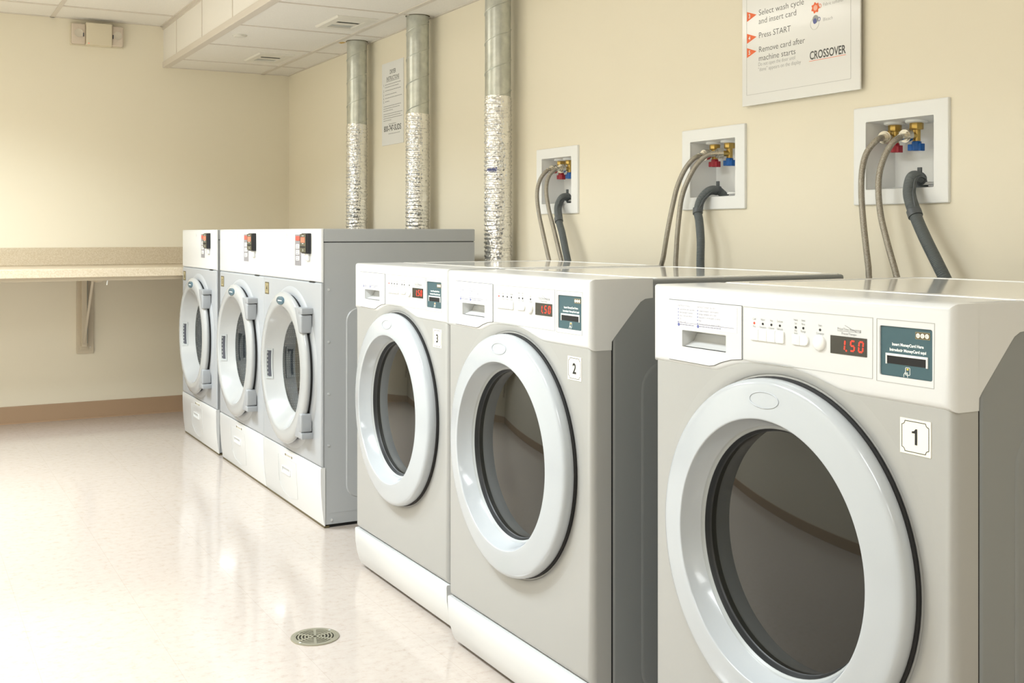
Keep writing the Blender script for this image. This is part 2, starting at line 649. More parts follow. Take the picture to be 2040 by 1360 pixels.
# ================================================================== ceiling lamps
def ceiling_lamp(x, y, watts, label):
    t = thing('ceiling_lamp', label, 'ceiling light', (x, y, ZC), 0, 'fluorescent ceiling panels')
    bm = nb()
    prism(bm, rrect(-0.300, 0.300, -0.605, 0.605, 0.0), -0.012, 0.0, r=0.003, seg=1, holes=[(rrect(-0.262, 0.262, -0.567, 0.567, 0), 0.006)],
          fn=lambda a, y_, b_: (a, b_, y_))
    link_mesh('frame', bm, 'lamp_frame', t)
    link_mesh('diffuser', box(-0.26, 0.26, -0.565, 0.565, -0.009, -0.0065), 'diffuser', t)
    a_ = area('light', (0, 0, -0.016), 0.52, 1.13, watts, t)
    return t


for (x, y, w_), lb in zip(LAMPS, ('rectangular fluorescent panel in the high ceiling, closest to the back wall',
                                  'rectangular fluorescent panel in the high ceiling, over the aisle by the washers',
                                  'rectangular fluorescent panel in the high ceiling, behind the camera',
                                  'rectangular fluorescent panel in the high ceiling, behind the camera, closest to the front wall')):
    ceiling_lamp(x, y, w_, lb)


# ================================================================== vents, sprinkler, emergency light
def vent(x, y, label):
    t = thing('ceiling_vent', label, 'vent', (x, y, ZS), 0, 'square vents in the lowered ceiling')
    bm = nb()
    F = lambda a, y_, b_: (a, b_, y_)
    prism(bm, rrect(-0.100, 0.100, -0.157, 0.157, 0.0), -0.009, 0, r=0.006, seg=1, holes=[(rrect(-0.060, 0.060, -0.105, 0.105, 0), 0.0085)], fn=F)
    link_mesh('frame', bm, 'vent', t)
    bm = box(-0.0595, 0.0595, -0.1045, 0.1045, -0.0016, -0.0006)
    link_mesh('damper', bm, 'vent_in', t)
    for ya, yb in ((-0.096, -0.022), (-0.016, 0.055)):
        bm = nb()
        prism(bm, [(ya, -0.0075), (yb, -0.0032), (yb, -0.0022), (ya, -0.0065)], -0.0592, 0.0592,
              fn=lambda a, y_, b_: (y_, a, b_))
        link_mesh('slat', bm, 'vent', t)
    return t


vent(1.848, 6.225, 'square white ceiling vent in the lowered ceiling, the farther one nearest the back corner')
vent(1.862, 5.020, 'square white ceiling vent in the lowered ceiling, the nearer one between the metal ducts')

bm = nb()
vlathe(bm, [(0.036, ZS - 0.0002), (0.036, ZS - 0.004), (0.031, ZS - 0.006)], 1.512, 5.598)
sp = thing('sprinkler_cover', 'round white sprinkler cover plate on the lowered ceiling', 'sprinkler', (1.512, 5.598, ZS))
bm = nb()
vlathe(bm, [(0.037, -0.0002), (0.037, -0.003), (0.035, -0.004)])
link_mesh('escutcheon', bm, 'vent', sp, smooth=40)
bm = nb()
vlathe(bm, [(0.031, -0.0045), (0.031, -0.008), (0.028, -0.010)])
link_mesh('cap', bm, 'vent', sp, smooth=40)
bm = nb()
vlathe(bm, [(0.026, -0.0038), (0.026, -0.0046)])
link_mesh('gap_ring', bm, 'seam_dark', sp)

em = thing('emergency_light', 'white emergency light unit with two lamp heads on the back wall under the ceiling', 'emergency light', (1.0204, YB, 2.2227))
link_mesh('back_plate', box(-0.147, 0.147, -0.012, 0, -0.064, 0.064, bev=0.004), 'emerg', em, wn=True, smooth=40)
bm = nb()
prism(bm, [(-0.0655, -0.060), (0.0765, -0.060), (0.0765, 0.066), (-0.0655, 0.066)], -0.062, -0.012, r=0.004)
link_mesh('housing', bm, 'emerg', em, smooth=40)
for s, x0, x1 in ((-1, -0.143, -0.066), (1, 0.077, 0.143)):
    c = link_mesh('lamp_head', box(x0, x1, -0.045, -0.012, -0.058, 0.060, bev=0.008, seg=3), 'emerg_lens', em, smooth=40)
    bm = nb()
    lathe(bm, [(0.024, 0.047), (0.020, 0.0455), (0.006, 0.0452), (0, 0.0452)], (x0 + x1) / 2, 0.004, 24)
    link_mesh('reflector', bm, 'chrome', c, smooth=60)
    link_mesh('bulb', B(nb(), (x0 + x1) / 2 - 0.003 - s * 0.026, (x0 + x1) / 2 + 0.003 - s * 0.026, -0.050, -0.044, -0.016, 0.008, bev=0.003), 'seam_dark', c)
bm = nb()
lathe(bm, [(0.0025, 0.0635), (0, 0.0635)], -0.052, -0.054, 12)
lathe(bm, [(0.0025, 0.0635), (0.0025, 0.060)], -0.052, -0.054, 12)
link_mesh('indicator', bm, 'red_scr', em)

# ================================================================== folding counter
ct = thing('folding_counter', 'long speckled beige laminate folding counter with backsplash along the back wall', 'counter', (0, YB, 0))
bm = box(XL, XW, -0.732, 0, 0.8445, 0.8895, bev=0.003)
link_mesh('worktop', bm, 'laminate', ct)
bm = box(XL, XW, -0.022, 0, 0.8895, 0.992, bev=0.003)
link_mesh('backsplash', bm, 'laminate', ct)
bm = box(XL, XW, -0.70, -0.67, 0.826, 0.8445)
link_mesh('underside_rail', bm, 'bracket', ct)


def wall_bracket(x, label):
    t = thing('counter_bracket', label, 'bracket', (x, YB, 0), 0)
    link_mesh('back_board', box(-0.046, 0.046, -0.018, 0, 0.378, 0.8440, bev=0.002), 'bracket', t)
    bm = nb()
    B(bm, -0.025, 0.018, -0.024, -0.018, 0.40, 0.840, bev=0.001)
    B(bm, -0.025, 0.004, -0.062, -0.024, 0.42, 0.840, bev=0.002)
    link_mesh('upright', bm, 'bracket', t)
    bm = nb()
    B(bm, 0.0045, 0.0075, -0.058, -0.024, 0.44, 0.80)
    link_mesh('web_plate', bm, 'bracket_steel', t)
    bm = nb()
    prism(bm, [(-0.060, 0.43), (-0.050, 0.42), (-0.40, 0.825), (-0.41, 0.838), (-0.42, 0.838)], -0.020, -0.008, fn=lambda a, y_, b_: (y_, a, b_))
    B(bm, -0.025, 0.004, -0.62, -0.024, 0.8125, 0.826)
    link_mesh('strut', bm, 'bracket', t)
    for dx, z in ((-0.018, 0.435), (0.026, 0.415)):
        link_mesh('screw', lathe(nb(), [(0.0028, 0.0255), (0, 0.026)], dx, z, 10), 'pewter', t)
    return t


wall_bracket(0.955, 'painted steel bracket on a board under the counter, left of the dryers')
wall_bracket(-0.84, 'painted steel bracket under the counter beside the left wall corner')
bm = nb()
prism(bm, [(-0.003, 0), (0.003, 0), (-0.004, -0.042), (-0.010, -0.041)], -0.0015, 0)
o = link_mesh('cable_tie', bm, 'btn', None, loc=(0.975, 6.20, 0.8435))
tag(o, 'short white plastic tie hanging from the counter edge beside the bracket', 'cable tie')

# electrical outlet on the left wall (seen mirrored in the washer doors)
t = thing('wall_outlet', 'white electrical outlet plate on the left wall', 'outlet', (XL, 1.9, 0.42), PI / 2)
link_mesh('cover_plate', box(-0.036, 0.036, -0.006, 0, -0.058, 0.058, bev=0.002), 'btn', t)
for z in (-0.026, 0.018):
    bm = nb()
    prism(bm, rrect(-0.017, 0.017, z - 0.009, z + 0.017, 0.006), -0.0085, -0.006)
    link_mesh('socket', bm, 'lip', t)


# ================================================================== washers
def arch_outline(dx=0.0):
    low = [(-0.3445, 0.834), (-0.172, 0.8323), (-0.158, 0.8325), (-0.146, 0.8355), (-0.128, 0.8415), (-0.10, 0.8488), (-0.0645, 0.8530),
           (-0.030, 0.8546), (0.0, 0.8545), (0.03, 0.8530), (0.0618, 0.8485), (0.085, 0.8442), (0.1018, 0.8400), (0.125, 0.8345), (0.140, 0.8314), (0.155, 0.8305), (0.3445, 0.8303)]
    return low


def make_washer():
    t = thing('washing_machine', '', 'washing machine')
    ZT = 0.979
    # cabinet (sides, back) with pressed side panels
    bm = box(-0.3435, 0.3435, 0.058, 0.722, 0.024, 0.9775, bev=0.007, seg=3)
    for s in (-1, 1):
        F = (lambda sg: (lambda a, y_, b_: (sg * y_, a, b_)))(s)
        prism(bm, rrect(0.130, 0.655, 0.085, 0.800, 0.060, 6), 0.3435, 0.3415, fn=F)
        # raised pressing
        out = rrect(0.130, 0.655, 0.085, 0.800, 0.060, 6)
        a = [bm.verts.new(F(p[0], 0.3436, p[1])) for p in out]
        b_ = [bm.verts.new(F(p[0], 0.3462, p[1])) for p in offset_poly(ccw(out), 0.007)]
        if len(a) == len(b_):
            for i in range(len(a)):
                j = (i + 1) % len(a)
                bm.faces.new((a[i], a[j], b_[j], b_[i]))
            bm.faces.new(b_)
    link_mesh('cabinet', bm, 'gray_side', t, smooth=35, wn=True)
    link_mesh('inner_shadow_gap', box(-0.3405, 0.3405, 0.046, 0.062, 0.03, 0.966), 'dark', t)
    # glossy top with a raised rounded border
    bm = nb()
    F = lambda a, y_, b_: (a, b_, -y_)
    prism(bm, rrect(-0.339, 0.339, 0.161, 0.718, 0.02, 5), -0.9800, -0.970, r=0.002, seg=2, holes=[(rrect(-0.318, 0.318, 0.19, 0.70, 0.045, 6), 0.0012)], fn=F)
    link_mesh('top_panel', bm, 'white_gloss', t, smooth=40)
    # grey front skin
    bm = nb()
    prism(bm, [(-0.3435, 0.131), (0.3435, 0.131), (0.3435, 0.860), (-0.3435, 0.860)], 0.004, 0.0535, r=0.016, seg=4, holes=[(circle(0.008, 0.560, 0.208, 64), 0.045)])
    lathe(bm, [(0.316, -0.0040), (0.306, -0.0028), (0.298, -0.0020), (0.288, -0.0020), (0.285, -0.0040)], 0.008, 0.560, 96)
    link_mesh('front_panel', bm, 'gray_front', t, smooth=35)
    # white control fascia, wrapping back along the sides
    holes = [(rrect(-0.2508, -0.1267, 0.8690, 0.9000, 0.002), 0.034), (rrect(0.2164, 0.3113, 0.8700, 0.9418, 0.003), 0.006)]
    bm = nb()
    prism(bm, arch_outline() + [(0.3445, ZT), (-0.3445, ZT)], 0.0, 0.054, r=0.013, seg=4, holes=holes)
    cheek = [(0.0535, 0.8303), (0.0540, 0.8303), (0.0545, 0.848), (0.060, 0.8555), (0.118, 0.919), (0.128, 0.9295), (0.140, 0.9355), (0.160, 0.9372), (0.160, ZT), (0.0535, ZT)]
    for s in (-1, 1):
        F = (lambda sg: (lambda a, y_, b_: (sg * y_, a, b_)))(s)
        prism(bm, cheek, 0.3445, 0.325, fn=F)
    B(bm, -0.3395, 0.3395, 0.050, 0.160, 0.960, ZT)
    fas = link_mesh('control_fascia', bm, 'white', t, smooth=35)
    # toe panel
    prof = [(0.002, 0.1305), (0.0, 0.126), (0.001, 0.09), (0.006, 0.055), (0.014, 0.028), (0.021, 0.013), (0.05, 0.0125), (0.054, 0.1305)]
    bm = nb()
    prism(bm, prof, -0.3435, 0.3435, r=0.004, seg=2, fn=lambda a, y_, b_: (y_, a, b_))
    link_mesh('toe_panel', bm, 'white', t, smooth=35)
    for sx in (-0.28, 0.28):
        for yy in (0.10, 0.66):
            bm = nb()
            vlathe(bm, [(0.022, 0), (0.022, 0.006), (0.012, 0.008), (0.012, 0.026)], sx, yy, 16)
            link_mesh('foot', bm, 'black', t)
    # ---- door
    cx, cz = 0.008, 0.560
    bm = nb()
    lathe(bm, [(0.2775, 0.002), (0.2805, 0.010), (0.2800, 0.016), (0.2790, 0.0215), (0.2770, 0.0250), (0.2740, 0.0275), (0.2700, 0.0290), (0.264, 0.0303), (0.250, 0.0328), (0.230, 0.0364),
               (0.2185, 0.0384), (0.2166, 0.0384), (0.2158, 0.0376), (0.2152, 0.0360), (0.2030, 0.0045), (0.2015, 0.003)], cx, cz, 128)
    door = link_mesh('door', bm, 'door_white', t, smooth=60)
    bm = nb()
    lathe(bm, [(0.2822, -0.003), (0.2822, 0.001), (0.279, 0.003), (0.272, 0.003)], cx, cz, 96)
    link_mesh('door_seal', bm, 'dark', door, smooth=40)
    bm = nb()
    lathe(bm, [(0.2020, 0.0038), (0.2012, 0.0020), (0.1985, -0.0005), (0.1962, -0.0020), (0.1960, -0.0060)], cx, cz, 96)
    link_mesh('window_lip', bm, 'lip', door, smooth=60)
    bm = nb()
    lathe(bm, [(0.1964, -0.0015), (0.195, -0.004), (0.1935, -0.009), (0.1915, -0.0125), (0.184, -0.015)], cx, cz, 96)
    link_mesh('window_gasket', bm, 'seal', door, smooth=60)
    bm = nb()
    rc, sag, pe = 0.1918, 0.014, -0.0125
    Rs = (rc * rc + sag * sag) / (2 * sag)
    prof = []
    for i in range(17):
        r_ = rc * (1 - i / 16)
        prof.append((r_, pe + math.sqrt(Rs * Rs - r_ * r_) - (Rs - sag)))
    prof[-1] = (0, pe + sag)
    lathe(bm, prof, cx, cz, 96)
    link_mesh('door_glass', bm, 'washer_glass', door, smooth=80)
    # pressed oval finger mark on the rim
    bm = nb()
    pts = [(cx - 0.003 + 0.034 * math.cos(2 * PI * i / 40), cz + 0.247 + 0.0125 * math.sin(2 * PI * i / 40)) for i in range(40)]
    path = [(p[0], -(0.0332 + (0.25 - math.hypot(p[0] - cx, p[1] - cz)) * 0.19) - 0.0001, p[1]) for p in pts]
    tube(bm, path + [path[0]], 0.0008, 6)
    link_mesh('oval_emboss', bm, 'emboss', door)
    # ---- detergent drawer
    dout = [(-0.2902, 0.8430), (-0.1735, 0.8418), (-0.160, 0.8440), (-0.1415, 0.8510), (-0.115, 0.8582), (-0.0866, 0.8617), (-0.0866, 0.9520), (-0.2902, 0.9530)]
    dr = link_mesh('drawer_gap', prism(nb(), offset_poly(ccw(dout), -0.0008), -0.0004, 0.0001, holes=[(rrect(-0.2508, -0.1267, 0.8690, 0.9000, 0.002), 0.0004, 0)], back=False), 'seam_dark', t)
    dr.name = 'drawer_seam'
    bm = nb()
    prism(bm, dout, -0.0016, 0.0, r=0.0005, seg=1, holes=[(rrect(-0.2502, -0.1273, 0.8695, 0.8995, 0.002), 0.0014, 0)], back=False)
    drw = link_mesh('detergent_drawer', bm, 'white', t)
    bm = nb()
    prism(bm, [(0.003, 0.8705), (0.010, 0.8702), (0.0325, 0.8702), (0.0325, 0.892), (0.026, 0.880), (0.014, 0.8745)], -0.2500, -0.1275, fn=lambda a, y_, b_: (y_, a, b_))
    link_mesh('handle_recess', bm, 'white', drw, smooth=50)
    # instructions sticker and its print
    st = link_mesh('instruction_sticker', box(-0.2673, -0.0978, -0.0020, -0.0016, 0.9050, 0.9476), mat('sticker_white', srgb(240, 239, 240), 0.4), drw)
    yy = -0.0021
    bm = nb()
    textm(bm, 'INSTRUCTIONS', -0.262, 0.9420, 0.0042, yy, width=0.034)
    for i, s in enumerate(('Load washer and close door', 'Add detergent if desired', 'Select cycle and options', 'Pay', 'Press START')):
        textm(bm, s, -0.2575, 0.9358 - i * 0.0058, 0.0046, yy, sx=0.85)
    textm(bm, 'INSTRUCCIONES DE USO', -0.206, 0.9420, 0.0042, yy, width=0.050)
    for i, s in enumerate(('Cargue la lavadora y cierre la puerta', 'Agregue detergente, por lo visto', 'Seleccione el ciclo de lavado y la opcion', 'Pagar', 'Presione el boton de comienzo (START)')):
        textm(bm, s, -0.2015, 0.9358 - i * 0.0058, 0.0046, yy, sx=0.80)
    textlines(bm, -0.256, -0.214, 0.9095, 0.0019, 5, yy)
    textlines(bm, -0.200, -0.140, 0.9095, 0.0019, 6, yy)
    strokes(bm, [(-0.264, 0.9128, -0.105, 0.9128)], 0.0005, yy)
    link_mesh('lettering', bm, 'text_fine', drw)
    for xx in (-0.2605, -0.2045):
        bm = nb()
        for i in range(5):
            strokes(bm, [(xx - 0.0008, 0.9374 - i * 0.0058, xx + 0.0008, 0.9374 - i * 0.0058)], 0.0022, yy)
        link_mesh('bullet_marks', bm, 'text_blue', drw)
        link_mesh('recycling_mark', prism(nb(), circle(xx + 0.001, 0.9090, 0.0030, 14), yy - 0.0003, yy), 'text_blue', drw)
    # ---- control panel inlay
    bm = nb()
    loop_strokes(bm, [(-0.0840, 0.9515), (0.2035, 0.9515), (0.2028, 0.8621), (-0.0840, 0.8618)], 0.0006, 0.0, 0.0005)
    link_mesh('inlay_seam', bm, 'seam', t)
    for i, xx in enumerate((-0.0557, -0.0347, -0.014, 0.0062, 0.0428, 0.0598, 0.0964)):
        link_mesh('indicator', prism(nb(), circle(xx, 0.9256, 0.0020, 14), -0.0008, 0.0), 'text_black' if i else 'led_red', t)
    for xx, a, c in ((-0.0557, 'Cold', 'Frio'), (-0.0347, 'Warm', 'Templado'), (-0.014, 'Hot', 'Caliente'), (0.0062, 'Delicate', 'Delicado'),
                     (0.0964, 'Start', 'Comienzo')):
        bm = nb()
        textm(bm, a, xx, 0.9310, 0.0048, -0.0004, 'CENTER', sx=0.85)
        textm(bm, c, xx, 0.9185, 0.0048, -0.0004, 'CENTER', sx=0.85)
        link_mesh('button_label', bm, 'text_gray', t)
    for xx, a in ((0.0428, ('Heavy', 'Soil', 'Muy', 'Sucio')), (0.0598, ('Extra', 'Rinse', 'Enjuage', ''))):
        bm = nb()
        for z, s in zip((0.9362, 0.9305, 0.9190, 0.9150), a):
            if s:
                textm(bm, s, xx, z, 0.0046, -0.0004, 'CENTER', sx=0.8)
        link_mesh('button_label', bm, 'text_gray', t)
    bm = nb()
    textm(bm, 'Price/Time Remaining', 0.1565, 0.9288, 0.0056, -0.0004, 'CENTER', width=0.047)
    textm(bm, 'Precio/Tiempo', 0.1565, 0.9222, 0.0052, -0.0004, 'CENTER', width=0.030)
    strokes(bm, [(0.133, 0.9275, 0.180, 0.9275), (0.180, 0.9275, 0.180, 0.9315), (0.148, 0.9365, 0.172, 0.9275)], 0.0005, 0)
    link_mesh('display_label', bm, 'text_gray', t)
    # buttons
    for i in range(4):
        x0 = -0.0637 + i * 0.0203
        bm = nb()
        prism(bm, rrect(x0 + 0.0004, x0 + 0.0198, 0.8973, 0.9165, 0.0012 if i < 3 else 0.0025), -0.0030, 0, r=0.0008, seg=2)
        link_mesh('push_button', bm, 'btn', t, smooth=40)
    for x0, x1, rd in ((0.0364, 0.0535, 0.001), (0.0541, 0.0724, 0.0088)):
        bm = nb()
        pts = rrect(x0, x1, 0.8982, 0.9147, rd, 6) if rd < 0.005 else [(x0, 0.8982)] + [p for p in rrect(x0, x1, 0.8982, 0.9147, 0.0081, 6) if p[0] > x1 - 0.0083] + [(x0, 0.9147)]
        prism(bm, pts, -0.0030, 0, r=0.0008, seg=2)
        link_mesh('push_button', bm, 'btn', t, smooth=40)
    bm = nb()
    lathe(bm, [(0.0125, 0.0), (0.0125, 0.0028), (0.0115, 0.0040), (0.007, 0.0058), (0.003, 0.0064), (0, 0.0065)], 0.0958, 0.9056, 32)
    link_mesh('start_button', bm, 'btn', t, smooth=50)
    # display with seven-segment digits
    dp = link_mesh('display', prism(nb(), rrect(0.1187, 0.1922, 0.8922, 0.9196, 0.0004, 1), -0.0008, 0), 'display', t)
    SEG = {'1': 'bc', '5': 'afgcd', '0': 'abcdef'}
    bm = nb()

    def digit(x, z, w, h, ch):
        k = 0.06 * h
        sh = 0.1
        P = dict(tl=(x + sh * h, z + h), tr=(x + w + sh * h, z + h), ml=(x + sh * h / 2, z + h / 2), mr=(x + w + sh * h / 2, z + h / 2), bl=(x, z), br=(x + w, z))
        S_ = dict(a=('tl', 'tr'), b=('tr', 'mr'), c=('mr', 'br'), d=('bl', 'br'), e=('ml', 'bl'), f=('tl', 'ml'), g=('ml', 'mr'))
        for q in SEG[ch]:
            p0, p1 = Vector(P[S_[q][0]]), Vector(P[S_[q][1]])
            dd = (p1 - p0).normalized() * k
            p0, p1 = p0 + dd, p1 - dd
            strokes(bm, [(p0.x, p0.y, p1.x, p1.y)], 0.0021, -0.0009)
    digit(0.1405, 0.8990, 0.0075, 0.0150, '1')
    digit(0.1600, 0.8990, 0.0075, 0.0150, '5')
    digit(0.1765, 0.8990, 0.0080, 0.0150, '0')
    prism(bm, circle(0.1520, 0.8985, 0.0013, 10), -0.0013, -0.0009)
    link_mesh('digits', bm, 'led_red', dp)
    # ---- card reader
    bm = nb()
    loop_strokes(bm, [(0.2112, 0.9512), (0.3151, 0.9512), (0.3140, 0.8608), (0.2108, 0.8606)], 0.0006, 0.0, 0.0005)
    link_mesh('reader_seam', bm, 'seam', t)
    rd = link_mesh('card_reader', prism(nb(), rrect(0.2168, 0.3109, 0.8704, 0.9414, 0.003), 0.0022, 0.0055), 'teal', t)
    y0 = 0.0021
    bm = nb()
    textm(bm, 'Insert MoneyCard Here', 0.2660, 0.9142, 0.0058, y0, 'CENTER', bold=0.00022, width=0.0565)
    textm(bm, 'Introducir MoneyCard aqui', 0.2660, 0.9063, 0.0058, y0, 'CENTER', bold=0.00022, width=0.0655)
    link_mesh('lettering', bm, 'text_white', rd)
    bm = nb()
    fr_ = [(0.2268, 0.8870), (0.2268, 0.9026), (0.3022, 0.9026), (0.3022, 0.8870), (0.2994, 0.8870), (0.2994, 0.8992), (0.2292, 0.8992), (0.2292, 0.8870)]
    prism(bm, fr_, 0.0004, 0.0022, r=0.0005, seg=2)
    link_mesh('slot_bezel', bm, 'btn', rd, smooth=40)
    bm = nb()
    prism(bm, [(0.2292, 0.8880), (0.2994, 0.8880), (0.2994, 0.8992), (0.2292, 0.8992)], 0.0015, 0.0022)
    link_mesh('card_slot', bm, 'dark', rd)
    bm = nb()
    loop_strokes(bm, rrect(0.2626, 0.2704, 0.8742, 0.8846, 0.001, 2), 0.0008, y0)
    for p in ((0.2594, 0.8708, 0.2596, 0.8745), (0.2596, 0.8745, 0.2622, 0.8778), (0.2622, 0.8778, 0.2632, 0.8756), (0.2632, 0.8756, 0.2655, 0.8778), (0.2655, 0.8778, 0.2662, 0.8748), (0.2662, 0.8748, 0.2662, 0.8708)):
        strokes(bm, [p], 0.0009, y0)
    link_mesh('hand_icon', bm, 'text_white', rd)
    bm = nb()
    prism(bm, circle(0.2664, 0.8822, 0.0013, 12), y0 - 0.0006, y0)
    link_mesh('status_light', bm, 'led_orange', rd)
    bm = nb()
    prism(bm, rrect(0.2803, 0.3057, 0.9268, 0.9368, 0.0004, 1), y0 - 0.0005, y0)
    cn = link_mesh('emblem_plate', bm, 'brown_plate', rd)
    bm = nb()
    prism(bm, rrect(0.2810, 0.3050, 0.9275, 0.9361, 0.0004, 1), y0 - 0.0007, y0 - 0.0005)
    link_mesh('emblem_field', bm, 'bronze_dark', rd)
    bm = nb()
    for i in range(3):
        prism(bm, circle(0.2852 + i * 0.0078, 0.9318, 0.0034, 20), y0 - 0.0009, y0 - 0.0007)
    link_mesh('emblem_discs', bm, 'cream', rd)
    bm = nb()
    for i, ch in enumerate('UCC'):
        textm(bm, ch, 0.2852 + i * 0.0078, 0.9302, 0.0044, y0 - 0.0010, 'CENTER')
    link_mesh('emblem_letters', bm, 'bronze_dark', rd)
    # ---- number plate
    pl = link_mesh('number_plate', box(0.2516, 0.3060, 0.0030, 0.0041, 0.7628, 0.8128), 'cream', t)
    bm = nb()
    x0, x1, z0, z1, k = 0.2550, 0.3026, 0.7662, 0.8094, 0.0055
    pts = []
    for (qx, qz, a0) in ((x1, z0, 180), (x1, z1, 270), (x0, z1, 0), (x0, z0, 90)):
        for i in range(5):
            a = math.radians(a0 - 90 * i / 4)
            pts.append((qx + k * math.cos(a), qz + k * math.sin(a)))
    loop_strokes(bm, pts, 0.0009, 0.0030, 0.0003)
    link_mesh('plate_border', bm, 'text_black', pl)
    num = link_mesh('numeral', numeral(nb(), '1', 0.2788, 0.7770, 0.0225, 0.0026), 'text_black', pl)
    return t


w1 = make_washer()
w1.location = (1.256, 1.3896, 0)
w1.rotation_euler.z = R90
w1['label'] = 'silver and white front-loading washer numbered 1, closest to the camera'
w1['group'] = 'front-loading washers'
for num, x, y, lb in (('2', 1.2595, 2.302, 'silver and white front-loading washer numbered 2, in the middle of the three washers'),
                      ('3', 1.291, 3.0598, 'silver and white front-loading washer numbered 3, next to the tall dryers')):
    w = copy_tree(w1)
    w.location = (x, y, 0)
    w['label'] = lb
    for ch in C.objects:
        if ch.parent and ch.parent.parent == w and ch.name.startswith('numeral'):
            bm = numeral(nb(), num, 0.2788, 0.7770, 0.0225, 0.0026)
            me = bpy.data.meshes.new('numeral')
            bm.to_mesh(me)
            me.materials.append(M['text_black'])
            ch.data = me


# ================================================================== dryers
def make_dryer():
    t = thing('tumble_dryer', '', 'dryer')
    HW, D, H = 0.3632, 0.624, 1.092
    HC = 0.3598
    bm = nb()
    prism(bm, [(-HC, 0.221), (HC, 0.221), (HC, 1.0405), (-HC, 1.0405)], 0.0075, D, holes=[(circle(0.008, 0.553, 0.264, 64), 0.53)])
    B(bm, -HC, HC, 0.0140, D, 0.012, 0.221)
    for s in (-1, 1):
        F = (lambda sg: (lambda a, y_, b_: (sg * y_, a, b_)))(s)
        out = ccw(rrect(0.094, 0.56, 0.10, 0.80, 0.05, 6))
        a = [bm.verts.new(F(p[0], HC, p[1])) for p in out]
        b_ = [bm.verts.new(F(p[0], HC + 0.003, p[1])) for p in offset_poly(out, 0.0035)]
        for i in range(len(a)):
            j = (i + 1) % len(a)
            bm.faces.new((a[i], a[j], b_[j], b_[i]))
        bm.faces.new(b_)
        B(bm, s * HC - 0.0005, s * HC + 0.0008, 0.03, D - 0.02, 0.052, 0.0535)
    link_mesh('cabinet', bm, 'dryer_side', t)
    link_mesh('top_cap', box(-HW + 0.001, HW - 0.001, 0.0075, D + 0.001, 1.0430, H - 0.001, bev=0.004), 'dryer_side', t, smooth=40, wn=True)
    link_mesh('cap_gap', box(-HW + 0.004, HW - 0.004, 0.026, D - 0.004, 1.035, 1.05), 'dark', t)
    for s in (-1, 1):
        for yy, z in ((0.0268, 0.869), (0.0268, 0.678), (0.0268, 0.488), (0.0268, 0.301), (0.038, 0.028)):
            bm = nb()
            F = (lambda sg: (lambda a, y_, b_: (sg * y_, a, b_)))(s)
            prism(bm, circle(yy, z, 0.0045, 12), HC + 0.003, HC, r=0.0, fn=F)
            prism(bm, circle(yy, z, 0.0015, 6), HC + 0.0034, HC + 0.003, fn=F)
            link_mesh('screw', bm, 'pewter', t)
    # front: grey steel, white fascia above, white toe panel below
    bm = nb()
    prism(bm, [(-HW, 0.2225), (HW, 0.2225), (HW, 0.8938), (-HW, 0.8938)], -0.003, 0.0065, r=0.0085, seg=4, holes=[(circle(0.008, 0.553, 0.245, 64), 0.0095, 0)], back=False)
    lathe(bm, [(0.317, 0.002), (0.311, 0.006), (0.302, 0.010), (0.262, 0.010)], 0.008, 0.553, 96)
    link_mesh('front_panel', bm, 'dryer_front', t, smooth=40)
    bm = nb()
    prism(bm, [(-HW, 0.8945), (HW, 0.8945), (HW, H), (-HW, H)], -0.004, 0.0065, r=0.0085, seg=4)
    link_mesh('control_fascia', bm, 'white', t, smooth=40)
    link_mesh('fascia_notch', box(0.225, 0.285, -0.0030, 0.006, 0.8925, 0.8948), 'dark', t)
    prof = [(-0.002, 0.2215), (-0.004, 0.217), (-0.004, 0.17), (-0.002, 0.12), (0.002, 0.07), (0.007, 0.03), (0.0105, 0.0085), (0.0135, 0.008), (0.0135, 0.2215)]
    bm = nb()
    prism(bm, prof, -HW, HW, r=0.004, seg=2, fn=lambda a, y_, b_: (y_, a, b_))
    toe = link_mesh('toe_panel', bm, 'white', t, smooth=35)
    link_mesh('floor_bead', box(-HC, HC, 0.0108, 0.03, 0.0, 0.008), 'bronze_dark', t)
    link_mesh('plinth', box(-HW + 0.01, HW - 0.01, 0.03, D - 0.02, 0.0, 0.014), 'dark', t)

    def ty(z):      # front surface of the toe panel at height z
        for (a0, z1_), (a1, z0_) in zip(prof[:-2], prof[1:-1]):
            if z0_ <= z <= z1_ and z1_ > z0_:
                return a0 + (a1 - a0) * (z1_ - z) / (z1_ - z0_)
        return 0.0
    # lint flap lines, handle and label
    bm = nb()
    fl = [(-0.155, 0.1855), (0.078, 0.1855), (0.080, 0.080), (0.070, 0.045), (-0.02, 0.030), (-0.11, 0.042), (-0.155, 0.075)]
    pth = [(p[0], ty(p[1]) - 0.0003, p[1]) for p in fl]
    dense = []
    for a, b_ in zip(pth, pth[1:] + pth[:1]):
        for k in range(8):
            q = Vector(a).lerp(Vector(b_), k / 8)
            dense.append((q.x, ty(q.z) - 0.0002, q.z))
    tube(bm, dense + dense[:1], 0.0006, 5)
    link_mesh('lint_flap_seam', bm, 'flap_seam', toe)
    bm = nb()
    prism(bm, rrect(-0.1087, 0.0021, 0.1200, 0.1490, 0.004), -0.0050, 0.001, r=0.001, seg=1, holes=[(rrect(-0.100, -0.006, 0.128, 0.1455, 0.003), 0.003)])
    link_mesh('flap_handle', bm, 'white', toe)
    link_mesh('handle_recess', box(-0.0995, -0.0065, -0.0032, -0.0022, 0.1375, 0.1450), 'seam', toe)
    bm = box(-0.062, 0.030, -0.0048, -0.0038, 0.1950, 0.2040)
    link_mesh('maker_sticker', bm, 'cream', toe)
    bm = nb()
    B(bm, -0.062, -0.050, -0.0052, -0.0048, 0.1955, 0.2035)
    B(bm, 0.018, 0.030, -0.0052, -0.0048, 0.1955, 0.2035)
